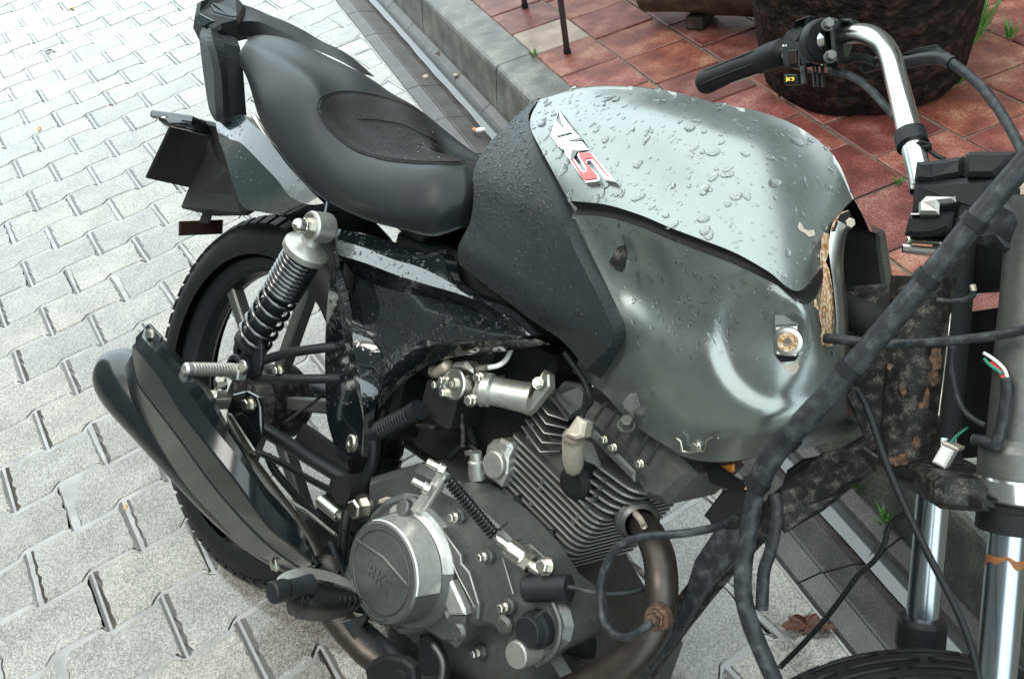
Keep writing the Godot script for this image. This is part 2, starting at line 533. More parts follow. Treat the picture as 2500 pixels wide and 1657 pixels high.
# ---------------------------------------------------------------- ground, kerb, tiles
func paver_mesh(m_top: Material, m_end: Material, cut = null) -> ArrayMesh:
	# u along the row 0..1, v across; wide first half, narrow second half
	var L := 0.18536
	var W := 0.13857
	var a := 0.0085
	var g := 0.0025          # half a joint
	var ge := 0.0025         # half an end joint
	var up := func(u: float) -> float:   # upper edge
		u = fposmod(u, 1.0)
		return lerpf(a, -a, smoothstep(.88, .99, u)) if u > .8 else (lerpf(-a, a, smoothstep(.39, .5, u)))
	var us := [0.0, .2, .39, .43, .47, .5, .7, .88, .92, .96, 1.0]
	var out := []
	for u in us: out.append(Vector3(clampf(u * L, ge, L - ge), 0, up.call(clampf(u, .001, .999)) + g))
	for i in us.size():
		var u: float = us[us.size() - 1 - i]
		out.append(Vector3(clampf(u * L, ge, L - ge), 0, W + up.call(clampf(u, .001, .999) - .5) - g))
	for i in out.size(): out[i] -= Vector3(L / 2, 0, W / 2)
	if cut != null:          # sawn off along the gutter
		var flat := PackedVector2Array()
		for p in out: flat.append(Vector2(p.x, p.z))
		var left := Geometry2D.intersect_polygons(flat, cut)
		if left.is_empty(): return null
		out = []
		for p in left[0]: out.append(Vector3(p.x, 0, p.y))
		if out.size() < 3: return null
		us = []
	var top := ST(true)
	var ends := ST(true)
	var n := out.size()
	var deep := Vector3(0, -.03, 0)
	if us.size() == 0:
		var inner := insetted(out, Vector3.UP, 0.004)
		face(top, inner, Vector3.UP)
		for i in n:
			var j := (i + 1) % n
			var oi: Vector3 = out[i] - Vector3(0, .0032, 0)
			var oj: Vector3 = out[j] - Vector3(0, .0032, 0)
			quad(top, inner[i], inner[j], oj, oi)
			quad(top, oi, oj, out[j] + deep, out[i] + deep)
	else:
		var m := us.size()
		var iu := []
		var il := []
		for i in m:
			var end_in := 0.008 if i == 0 else (-0.008 if i == m - 1 else 0.0)
			iu.append(out[i] + Vector3(end_in, 0, .0055 + rng.randf_range(-.0012, .0012)))
			il.append(out[n - 1 - i] + Vector3(end_in, 0, -.0055 + rng.randf_range(-.0012, .0012)))
		for i in range(1, m - 2): quad(top, iu[i], iu[i + 1], il[i + 1], il[i])
		for i in m - 1:          # worn long edges, dirty where they step across
			var u: float = (us[i] + us[i + 1]) / 2.0
			var st := ends if (u > .4 and u < .5) or u > .9 else top
			for r in [[iu[i], iu[i + 1], out[i], out[i + 1]], [il[i], il[i + 1], out[n - 1 - i], out[n - 2 - i]]]:
				var d := Vector3(0, -.0032, 0)
				quad(st, r[0], r[1], r[3] + d, r[2] + d)
				quad(st, r[2] + d, r[3] + d, r[3] + deep, r[2] + deep)
		for e in [[0, 1], [m - 1, m - 2]]:   # crumbling dirty ends
			var a0: int = e[0]
			var a1: int = e[1]
			var sg := 1.0 if a0 == 0 else -1.0
			var last := []
			for k in 10:
				var t := k / 9.0
				var o2: Vector3 = out[a0].lerp(out[n - 1 - a0], t)
				var rag: Vector3 = iu[a0].lerp(il[a0], t) + Vector3(sg * rng.randf_range(-.0035, .0025), 0, 0)
				var far: Vector3 = iu[a1].lerp(il[a1], t)
				if k > 0:
					quad(top, last[1], rag, far, last[2])
					quad(ends, last[0] + Vector3(0, -.0014, 0), o2 + Vector3(0, -.0014, 0), rag, last[1])
					quad(ends, last[0] + Vector3(0, -.0014, 0), o2 + Vector3(0, -.0014, 0), o2 + deep, last[0] + deep)
				last = [o2, rag, far]
	top.generate_normals()
	ends.generate_normals()
	var am := ArrayMesh.new()
	top.commit(am)
	am.surface_set_material(0, m_top)
	if cut != null: return am
	ends.commit(am)
	am.surface_set_material(1, m_end)
	return am

func in_picture(w: Vector3, margin: float) -> bool:
	var q := bike_to_world.affine_inverse() * w - CB
	var d := q.dot(RZ)
	if d < 0.05: return false
	var x := q.dot(RX) / d * FPX
	var y := q.dot(RY) / d * FPX
	return abs(x) < 1250.0 + margin and abs(y) < 828.5 + margin

func setting() -> void:
	# ---- the road bed: one sheet to the horizon, its top the wet joint filling between the pavers
	var st := ST(true)
	quad(st, kerb_at(-60, .181, -.0017), kerb_at(60, .181, -.0017), kerb_at(60, 60, -.0017), kerb_at(-60, 60, -.0017))
	quad(st, kerb_at(-60, .181, -.1), kerb_at(60, .181, -.1), kerb_at(60, -60, -.1), kerb_at(-60, -60, -.1))
	quad(st, kerb_at(-60, .181, -.1), kerb_at(60, .181, -.1), kerb_at(60, .181, -.0017), kerb_at(-60, .181, -.0017))
	var bed := part(self, "ground", st, M.joint)
	tag(bed, "wet sandy filling between the grey pavers", "ground", "", "structure")
	# ---- interlocking pavers
	var road := Node3D.new()
	road.name = "pavement"
	add_child(road)
	tag(road, "wet grey interlocking concrete pavers of the road", "pavement", "", "structure")
	var shapes := []
	for k in 4: shapes.append(paver_mesh(M["paver%d" % k], M.paver_edge))
	var o := Vector3(-0.55844742, 0, 0.19132045)
	var a := Vector3(0.04203111, 0, -0.18053423)
	var b := Vector3(0.134962, 0, 0.0314212)
	var bs := Basis(a.normalized(), Vector3.UP, b.normalized())
	bs.z = bs.x.cross(Vector3.UP) * (1.0 if bs.x.cross(Vector3.UP).dot(b) > 0 else -1.0)
	bs.y = bs.z.cross(bs.x)
	var seen := []
	var rest := []
	for j in range(-34, 26):
		for i in range(-22, 24):
			var c: Vector3 = o + a * (i + 0.5 + (0.5 if posmod(j, 2) == 1 else 0.0)) + b * float(j)
			var n := (c - KA).dot(KN)
			if n < 0.29:
				if n < .10 or not in_picture(c, 120.0): continue
				var ib := Transform3D(bs, c).affine_inverse()
				var cut := PackedVector2Array()
				for e in [[-1.0, .186], [1.0, .186], [1.0, 1.0], [-1.0, 1.0]]:
					var w: Vector3 = ib * (kerb_at((c - KA).dot(KD) + e[0], e[1], 0.0))
					cut.append(Vector2(w.x, w.z))
				var cm = paver_mesh(M["paver%d" % rng.randi_range(0, 3)], M.paver_edge, cut)
				if cm != null:
					var cp := part(road, "paver", cm)
					cp.transform = Transform3D(bs, c)
				continue
			if in_picture(c, 120.0): seen.append(c)
			elif (c - Vector3(-.3, 0, -.2)).length() < 3.2: rest.append(c)
	var eye := bike_to_world * CB
	seen.sort_custom(func(p, q): return p.distance_squared_to(eye) < q.distance_squared_to(eye))
	var far := {}
	for k in seen.size() + rest.size():
		var c: Vector3 = seen[k] if k < seen.size() else rest[k - seen.size()]
		var v := rng.randi_range(0, 3)
		var tilt := Basis(Vector3(rng.randf_range(-1, 1), 0, rng.randf_range(-1, 1)).normalized(), rng.randf_range(0, .014))
		var t := Transform3D(tilt * bs, c + Vector3(0, rng.randf_range(-.0008, .0009), 0))
		if k < min(300, seen.size()):
			var p := part(road, "paver", shapes[v])
			p.transform = t
		else:
			if not far.has(v): far[v] = []
			far[v].append(t)
	for v in far:
		var am := ArrayMesh.new()
		for s in 2:
			var f := SurfaceTool.new()
			f.begin(Mesh.PRIMITIVE_TRIANGLES)
			for t in far[v]: f.append_from(shapes[v], s, t)
			f.commit(am)
			am.surface_set_material(s, shapes[v].surface_get_material(s))
		var p := part(road, "far_pavers", am)
		p.set_meta("kind", "stuff")
	# ---- gutter channel, unit by unit
	var gutter := Node3D.new()
	gutter.name = "gutter"
	add_child(gutter)
	tag(gutter, "dark wet concrete channel along the foot of the kerb", "gutter", "", "structure")
	var prof := [[.183, -.06], [.183, .002], [.179, .0045], [.142, .0045], [.138, .0005], [.134, .0], [.085, -.014], [.068, -.024], [.052, -.027], [.036, -.024], [.026, -.014], [.004, -.004], [.0, -.004], [.0, -.06]]
	var unit := 0.26
	for k in range(-9, 14):
		var s0 := 0.075 + unit * k
		var g := ST(true)
		var lines := []
		for e in [s0 + .0015, s0 + unit - .0015]:
			var l := []
			for q in prof: l.append(kerb_at(e, q[0], q[1]))
			lines.append(l)
		grid(g, lines)
		face(g, lines[0], -KD)
		face(g, lines[1], KD)
		var gb := part(gutter, "gutter_block", g, M.gutter)
		gb.position.y = rng.randf_range(-.001, .001)
	var film := ST()
	var fl := []
	for k in 161:
		var s := -2.4 + 6.0 * k / 160.0
		var wv := sin(s * 9.0) * .0015 + sin(s * 31.0) * .001
		fl.append([kerb_at(s, .066 + wv, -.0208), kerb_at(s, .050, -.0208), kerb_at(s, .030 - wv, -.0208)])
	grid(film, fl)
	part(gutter, "water", film, M.water)
	# ---- kerb stones
	var kp := [[.002, -.08], [.0, .0], [-.020, .108], [-.0235, .118], [-.030, .1238], [-.038, .125], [-.1335, .125], [-.1335, -.08]]
	for k in range(-4, 6):
		var s0 := 0.645 + 0.72 * k
		var kb := ST(true)
		var lines := []
		for e in [[s0 + .002, .004], [s0 + .006, 0.0], [s0 + .714, 0.0], [s0 + .718, .004]]:
			var l := []
			for q in kp: l.append(kerb_at(e[0], q[0] - (e[1] if q[1] > .05 and q[0] > -.06 else 0.0), q[1] - (e[1] if q[1] > .1 else 0.0)))
			lines.append(l)
		grid(kb, lines)
		face(kb, lines[0], -KD)
		face(kb, lines[3], KD)
		var stone := part(self, numbered("kerb_stone"), kb, M.kerb)
		tag(stone, "mossy grey concrete kerb stone between the gutter and the red tiles", "kerb", "kerb stones", "structure")
	# ---- footway: bed and red tiles
	var fb := ST(true)
	quad(fb, kerb_at(-30, -.131, .1185), kerb_at(30, -.131, .1185), kerb_at(30, -30, .1185), kerb_at(-30, -30, .1185))
	var foot := part(self, "footway", fb, M.mortar)
	tag(foot, "footway of worn red square tiles with dirty joints", "pavement", "", "structure")
	var rows := [[-.1345, .48], [-.3115, .87], [-.500, 1.67], [-.6865, 1.716], [-.872, .1], [-1.056, .17], [-1.24, .06], [-1.424, .15], [-1.61, .02]]
	for r in rows.size():
		var n0: float = rows[r][0]
		var n1: float = rows[r + 1][0] if r + 1 < rows.size() else n0 - .184
		for k in range(-14, 26):
			var s0: float = fposmod(rows[r][1], .1805) + .1805 * k
			var mid := kerb_at(s0 + .09, (n0 + n1) / 2, KH)
			if not in_picture(mid, 260.0): continue
			var pick := rng.randf()
			var m: Material = M.tile_pale if pick < .06 else M["tile%d" % rng.randi_range(0, 2)]
			var tl := ST(true)
			var e := .0035
			block(tl, Vector3.ZERO, KD * (.09025 - e), KN * ((n0 - n1) / 2 - e), Vector3(0, .012, 0), .003)
			var tile := part(foot, "tile", tl, m)
			tile.position = Vector3(mid.x, KH - .013 + rng.randf_range(-.001, .0016), mid.z)
			tile.rotate(Vector3(rng.randf_range(-1, 1), 0, rng.randf_range(-1, 1)).normalized(), rng.randf_range(0, .012))
	background()

func background() -> void:
	# ---- charred stump seat on the tiles
	var stump := thing("tree_stump", "dark charred tree stump standing on the red tiles behind the handlebar", "stump")
	stump.position = kerb_at(1.35, -.71, KH)
	var sw := ST()
	var rings := []
	var nz := FastNoiseLite.new()
	nz.seed = 4
	nz.frequency = 1.0
	for q in [[0.0, .205], [.012, .217], [.05, .226], [.10, .236], [.16, .246], [.22, .252], [.28, .258], [.33, .262], [.362, .262], [.372, .255]]:
		var l := []
		for k in 56:
			var a := TAU * k / 56.0
			var r: float = q[1] * (1.0 + .07 * nz.get_noise_3d(cos(a) * 1.2, q[0] * 1.5, sin(a) * 1.2) + .02 * nz.get_noise_2d(k * 1.3, q[0] * 3.0))
			l.append(KD * cos(a) * r + KN * sin(a) * r + Vector3(0, q[0], 0))
		rings.append(l)
	grid(sw, rings, true)
	part(stump, "trunk", sw, M.stump)
	var tp := ST()
	for k in 56: tri(tp, Vector3(0, .374, 0), rings[9][k], rings[9][(k + 1) % 56])
	part(stump, "top", tp, M.log)
	# ---- log bench
	var lg := thing("log", "short brown log with a pale cut end lying beside the charred stump", "log")
	var l0 := kerb_at(.70, -.49, .235)
	var l1 := kerb_at(1.13, -.80, .255)
	lg.position = l0
	var ax := (l1 - l0)
	var lt := ST()
	var sd := ax.normalized().cross(Vector3.UP).normalized()
	var rows := []
	for i in 9:
		var t := i / 8.0
		var l := []
		for k in 28:
			var a := TAU * k / 28.0
			var r := .088 * (1.0 + .12 * nz.get_noise_3d(cos(a) * 1.5, t * 2.0, sin(a) * 1.5) + .05 * nz.get_noise_2d(k * 2.0, 7.0))
			l.append(ax * t + (sd * cos(a) + Vector3.UP * sin(a) * .9) * r)
		rows.append(l)
	grid(lt, rows, true)
	part(lg, "bark", lt, M.log)
	var le := ST(true)
	for k in 28: tri(le, -ax * .012, rows[0][k], rows[0][(k + 1) % 28])
	part(lg, "cut_end", le, M.cut_wood)
	for t in [.28, .72]:
		var bk := ST(true)
		block(bk, ax * t - Vector3(0, .094, 0), ax.normalized() * .025, sd * .05, Vector3(0, .018, 0), .004)
		part(lg, "support_block", bk, M.log)
	# ---- thin-legged steel stool
	var stool := thing("metal_stool", "thin-legged grey steel stool on the red tiles near the kerb", "stool")
	stool.position = kerb_at(.52, -.41, KH)
	var feet := []
	for q in [[.719, -.211], [.318, -.245], [.70, -.60], [.33, -.60]]:
		var f := kerb_at(q[0], q[1], KH) - stool.position
		feet.append(f)
		var lgm := ST()
		tube(lgm, [f, f * .9 + Vector3(0, .45, 0)], .0085, 10, 1)
		part(stool, "leg", lgm, M.alu_dark)
		var ft := ST()
		lathe(ft, f, Vector3.UP, [[0, 0], [0, .0105], [.012, .0105], [.012, .008]], 12)
		part(stool, "foot", ft, M.rubber)
	for e in [[0, 1], [1, 3], [3, 2], [2, 0]]:
		var br := ST()
		var h := Vector3(0, .22, 0)
		tube(br, [feet[e[0]] * .955 + h, feet[e[1]] * .955 + h], .005, 8, 1)
		part(stool, "stretcher", br, M.alu_dark)
	var seat_top := ST()
	lathe(seat_top, Vector3(0, .45, 0), Vector3.UP, [[0, 0], [0, .2], [.01, .205], [.02, .2], [.02, 0]], 32)
	part(stool, "seat", seat_top, M.alu_dark)
	# ---- what the wet surfaces mirror: buildings on both sides of the street
	house("street_building", "plain grey building across the street from the kerb", 7.5, 8.5, 1)
	house("shop_building", "plain dark grey building behind the red tiles", -3.6, 4.4, -1)

func house(called: String, label: String, n: float, high: float, way: int) -> void:
	var h := thing(called, label, "building")
	h.position = kerb_at(0, n, 0)
	var w := ST(true)
	block(w, Vector3(0, high / 2, 0) + KN * (way * 1.0), KD * 12.0, KN * 1.0, Vector3(0, high / 2, 0))
	part(h, "wall", w, M.facade)
	var cn := ST(true)
	block(cn, Vector3(0, high - .15, 0) - KN * (way * .06), KD * 12.05, KN * .06, Vector3(0, .15, 0))
	part(h, "cornice", cn, M.facade)
	var y := 1.0
	while y + 1.6 < high - .3:
		for k in range(-4, 5):
			var f := ST(true)
			block(f, KD * (k * 2.6) + Vector3(0, y + .75, 0) - KN * (way * .02), KD * .62, KN * .02, Vector3(0, .78, 0))
			var wf := part(h, "window", f, M.white)
			var g := ST(true)
			block(g, KD * (k * 2.6) + Vector3(0, y + .75, 0) - KN * (way * .045), KD * .55, KN * .006, Vector3(0, .70, 0))
			part(wf, "pane", g, M.pane)
		y += 2.9

func build_bike() -> void:
	tank()
	seat()
	rear_end()
	bodywork()
	exhaust_rear()
	engine()
	front_end()
	rain()

func blade_tuft(p: Vector3, n: int, high: float, spread: float, label: String) -> void:
	var o := MeshInstance3D.new()
	var st := ST(true)
	for k in n:
		var a := rng.randf() * TAU
		var r := rng.randf() * spread
		var b := Vector3(cos(a) * r, 0, sin(a) * r)
		var out := Vector3(cos(a), 0, sin(a))
		var side := Vector3(-sin(a), 0, cos(a)) * .0022
		var h := high * rng.randf_range(.5, 1.0)
		var m := b + out * h * .25 + Vector3(0, h * .6, 0)
		var t := b + out * h * rng.randf_range(.4, .8) + Vector3(0, h, 0)
		quad(st, b - side, b + side, m + side, m - side)
		tri(st, m - side, m + side, t)
	o = part(self, numbered("grass_tuft"), st, M.grass)
	o.position = p
	tag(o, label, "weed", "weeds in the joints")

func fallen_leaf(p: Vector3, size: float, m: Material, label: String, turn: float) -> void:
	var st := ST(true)
	var rim := []
	for k in 24:
		var a := TAU * k / 24.0
		var r := size * (.72 + .28 * cos(a * 2.0)) * (1.0 + .22 * sin(a * 5.0 + turn) + .1 * sin(a * 11.0))
		rim.append(Vector3(cos(a) * r, .002 + size * .3 * abs(sin(a * 1.5 + turn)), sin(a) * r * .8))
	for k in 24: tri(st, Vector3(0, .0035, 0), rim[k], rim[(k + 1) % 24])
	var o := part(self, numbered("fallen_leaf"), st, m)
	o.position = p
	o.rotation.y = turn
	tag(o, label, "leaf")

func small_things() -> void:
	for q in [
		[2394, 66, 34, .10, .03, KH, "tallest tuft of green grass on the tiles right of the stump"], [2379, 102, 22, .05, .035, KH, "low spreading green weed in front of the tallest grass tuft"], [2468, 88, 14, .05, .025, KH, "sparse green sprig on the tiles beyond the clutch cable"],
		[1304, 136, 14, .025, .01, KH, "tiny green weed where the kerb meets the tiles by the stool"], [2196, 448, 14, .02, .008, KH, "spot of bright moss in a tile joint beside the bar clamp"], [2093, 1190, 16, .03, .012, .0, "pale green weed at the foot of the kerb under the down tube"],
		[2160, 1275, 14, .03, .01, .0, "bright green sprig in the gutter beside the fork leg"], [1693, 1170, 10, .018, .006, .0, "tiny green weed in the pavers ahead of the cylinder"], [2340, 200, 10, .03, .012, KH, "small green shoot at the foot of the charred stump"]]:
		blade_tuft(ground(Vector2(q[0], q[1]), q[5]), q[2], q[3], q[4], q[6])
	fallen_leaf(ground(Vector2(1971, 1530), .0), .034, M.leaf, "curled brown leaf on the pavers beside the gutter", .6)
	fallen_leaf(ground(Vector2(1071, 132), -.01), .014, M.leaf, "small orange leaf in the gutter below the kerb", 2.0)
	fallen_leaf(ground(Vector2(122, 125), .0), .020, M.leaf, "small brown leaf on the pavers left of the grab rail", 1.1)
	fallen_leaf(ground(Vector2(175, 22), .0), .018, M.leaf_yellow, "yellow leaf fragment on the far pavers", .3)
	fallen_leaf(ground(Vector2(95, 316), .0), .014, M.leaf_yellow, "pale yellow leaf scrap on the pavers beside the number plate", 2.4)
	fallen_leaf(ground(Vector2(307, 1240), -.004), .007, M.leaf_yellow, "tiny orange scrap stuck in a paver joint", 2.4)
	var butt := thing("cigarette_end", "crumpled white and orange cigarette end in the gutter by the seat", "litter")
	butt.position = ground(Vector2(1165, 322), -.006)
	var c0 := ST()
	tube(c0, [Vector3(-.012, .006, 0), Vector3(.004, .007, .004)], .006, 10, 1)
	part(butt, "filter", c0, M.orange)
	var c1 := ST()
	tube(c1, [Vector3(.004, .007, .004), Vector3(.014, .009, -.002), Vector3(.022, .008, -.012)], [.006, .0075, .004], 10, 2)
	part(butt, "paper", c1, M.white)
	for q in [[1114, 186, .010, "pale round pebble in the gutter against the kerb foot"], [1060, 240, .006, "smallest pale pebble on the gutter slope"], [1040, 190, .012, "largest flat pale pebble on the gutter slope"]]:
		var pb := ST()
		ball(pb, Vector3.ZERO, q[2], .55)
		var o := part(self, numbered("pebble"), pb, M.cut_wood)
		o.position = ground(Vector2(q[0], q[1]), -.012) + Vector3(0, .004, 0)
		tag(o, q[3], "pebble", "pebbles in the gutter")

# ================================================================ fuel tank and seat
func mirrored(p: Vector3) -> Vector3: return Vector3(p.x, p.y, -p.z)

func rows_from(cols: Array) -> Array:   # each column: flat list px,py,z
	var out := []
	for c in cols: out.append(PL("0", c))
	return out

func dent(p: Vector3, at_: Vector3, r: float, deep: float, sharp: float) -> float:
	var d := Vector2(p.x - at_.x, p.y - at_.y).length() / r
	return deep * (1.0 - smoothstep(1.0 - sharp, 1.0, d)) if d < 1.0 else 0.0

func tank() -> void:
	var upper := rows_from([
		[1318, 240, 0, 1294, 300, .055, 1325, 372, .085, 1392, 490, .112],
		[1420, 212, 0, 1425, 290, .060, 1452, 380, .092, 1478, 499, .122],
		[1530, 210, 0, 1540, 290, .065, 1538, 420, .104, 1556, 522, .132],
		[1640, 223, 0, 1650, 310, .070, 1626, 480, .118, 1636, 555, .140],
		[1750, 252, 0, 1765, 340, .070, 1718, 525, .127, 1718, 586, .145],
		[1861, 274, 0, 1860, 370, .062, 1812, 560, .127, 1798, 618, .145],
		[1960, 316, 0, 1940, 430, .052, 1896, 600, .118, 1876, 662, .140],
		[2040, 385, 0, 2004, 490, .042, 1968, 620, .098, 1950, 710, .126],
		[2085, 485, 0, 2058, 513, .024, 2027, 556, .050, 2016, 640, .068]])
	var lower := rows_from([
		[1400, 524, .112, 1440, 610, .112, 1490, 715, .112, 1530, 815, .112, 1512, 890, .098, 1471, 957, .066],
		[1482, 531, .122, 1510, 620, .116, 1545, 720, .112, 1580, 830, .122, 1570, 930, .110, 1540, 1030, .072],
		[1560, 554, .132, 1580, 640, .124, 1610, 740, .120, 1650, 860, .128, 1640, 980, .115, 1619, 1084, .076],
		[1640, 587, .140, 1670, 670, .136, 1700, 770, .130, 1730, 890, .130, 1720, 1020, .115, 1690, 1121, .080],
		[1724, 619, .145, 1750, 690, .142, 1775, 800, .134, 1800, 920, .128, 1800, 1040, .112, 1786, 1126, .080],
		[1806, 651, .145, 1830, 710, .143, 1850, 820, .130, 1875, 940, .122, 1880, 1040, .104, 1870, 1105, .076],
		[1884, 695, .140, 1905, 740, .137, 1925, 830, .120, 1945, 940, .108, 1955, 1020, .090, 1945, 1075, .068],
		[1958, 742, .126, 1972, 775, .120, 1988, 850, .102, 2003, 920, .088, 2010, 985, .076, 2000, 1030, .060],
		[2017, 660, .068, 2022, 715, .071, 2034, 780, .072, 2041, 850, .072, 2037, 905, .066, 2022, 955, .058]])
	var ud := dense(upper, 8, 8)
	var ld := dense(lower, 8, 8)
	# pressed bowl round the mounting bracket, and dents in the side
	var bowl := U("0", 1905, 835, .118)
	var d1 := U("0", 1590, 690, .118)
	var d2 := U("0", 1527, 615, .114)
	for row in ld:
		for i in row.size():
			var p: Vector3 = row[i]
			p.z -= dent(p, bowl, .072, .011, .30) + dent(p, d1, .055, .0065, .8) + dent(p, d2, .020, .0045, .9)
			row[i] = p
	# crease running down from the badge
	var valley := [U("0", 1490, 275, .06), U("0", 1540, 345, .07), U("0", 1590, 410, .085), U("0", 1650, 470, .10)]
	for row in ud:
		for i in row.size():
			var p: Vector3 = row[i]
			for v in valley: p.z -= dent(p, v, .048, .0042, .95)
			row[i] = p
	# groove between the two pressings
	var g0: Array = ud[ud.size() - 1]
	var g1: Array = ld[0]
	var deep := []
	for i in g0.size(): deep.append((g0[i] + g1[i]) / 2.0 - Vector3(0, 0, .010))
	var st := ST()
	for side in [1, -1]:
		var f := func(rows): 
			var out := []
			for r in rows:
				var l := []
				for p in r: l.append(p if side > 0 else mirrored(p))
				out.append(l)
			return out
		st.set_smooth_group(0)
		grid(st, f.call(ud))
		st.set_smooth_group(1)
		grid(st, f.call(ld))
	var e0 := []
	var e1 := []
	for r in ld:
		e0.append(r[0])
		e1.append(r[0] + Vector3(-.07, -.004, -.03))
	for side in [1, -1]:
		st.set_smooth_group(3)
		var a := []
		var b := []
		for i in e0.size():
			a.append(e0[i] if side > 0 else mirrored(e0[i]))
			b.append(e1[i] if side > 0 else mirrored(e1[i]))
		grid(st, [a, b])
	# belly closing the bottom between the two sides
	var last: Array = ld[ld.size() - 1]
	var mir := []
	for p in last: mir.append(mirrored(p))
	st.set_smooth_group(2)
	grid(st, [last, mir])
	var t := part(moto, "fuel_tank", st, M.tank)
	tag(t, "dented grey-green metal fuel tank beaded with rain", "")
	for side in [1, -1]:
		var gr := ST()
		var rows := [[], [], []]
		for i in g0.size():
			for k in 3:
				var p: Vector3 = [g0[i], deep[i], g1[i]][k]
				rows[k].append(p if side > 0 else mirrored(p))
		grid(gr, rows)
		part(t, "seam_groove", gr, M.dull)
	M["tank_rows"] = ud
	M["tank_rows2"] = ld
	# ---- knee panel: dark textured plastic shell, proud of the tank, with a chamfered front edge
	var knee := rows_from([
		[1300, 246, .0, 1243, 300, .045, 1190, 356, .075, 1157, 415, .095, 1157, 470, .105, 1148, 540, .112, 1119, 602, .118, 1121, 645, .112],
		[1306, 243, .0, 1255, 312, .052, 1218, 380, .086, 1205, 450, .106, 1212, 530, .116, 1212, 600, .122, 1205, 660, .124, 1200, 706, .112],
		[1310, 240, .0, 1266, 320, .058, 1254, 400, .094, 1262, 480, .114, 1285, 570, .123, 1300, 650, .127, 1300, 720, .127, 1292, 778, .110],
		[1313, 238, .0, 1276, 320, .060, 1285, 405, .098, 1320, 500, .120, 1355, 600, .128, 1385, 700, .131, 1395, 790, .128, 1372, 832, .106],
		[1315, 238, .0, 1282, 318, .060, 1305, 402, .100, 1362, 515, .123, 1410, 625, .131, 1468, 740, .133, 1497, 830, .128, 1432, 902, .104]])
	var kd := dense(knee, 7, 6)
	var ks := ST()
	grid(ks, kd)
	var mk := []
	for r in kd:
		var l := []
		for p in r: l.append(mirrored(p))
		mk.append(l)
	grid(ks, mk)
	# the chamfer down to the tank skin
	var edge := []
	for r in kd: edge.append(r[r.size() - 1])
	var foot := smooth(PL("0", [1318, 240, -.002, 1290, 290, .046, 1326, 374, .079, 1396, 505, .104, 1452, 625, .106, 1506, 732, .106, 1538, 818, .104, 1466, 925, .080]), 6)
	ks.set_smooth_group(-1)
	grid(ks, [edge, foot])
	var rim := []
	for r in kd: pass
	var bot: Array = kd[kd.size() - 1]
	var botin := []
	for p in bot: botin.append(p + Vector3(0, -.004, -.05))
	grid(ks, [bot, botin])
	var rear := []
	for r in kd: rear.append(r[0])
	var rearin := []
	for p in rear: rearin.append(Vector3(p.x + .03, p.y, p.z * .6))
	grid(ks, [rear, rearin])
	var kp := part(moto, "knee_panel", ks, M.knee)
	tag(kp, "dark textured plastic knee panel at the rear of the tank", "")
	M["knee_rows"] = kd

const PAD := [[510, 760], [518, 700], [560, 664], [650, 640], [800, 646], [1000, 692], [1130, 742], [1215, 800], [1262, 880], [1300, 960], [1340, 1015], [1400, 1070], [1460, 1092], [1440, 1112], [1200, 1108], [950, 1083], [750, 1018], [620, 922], [545, 835]]

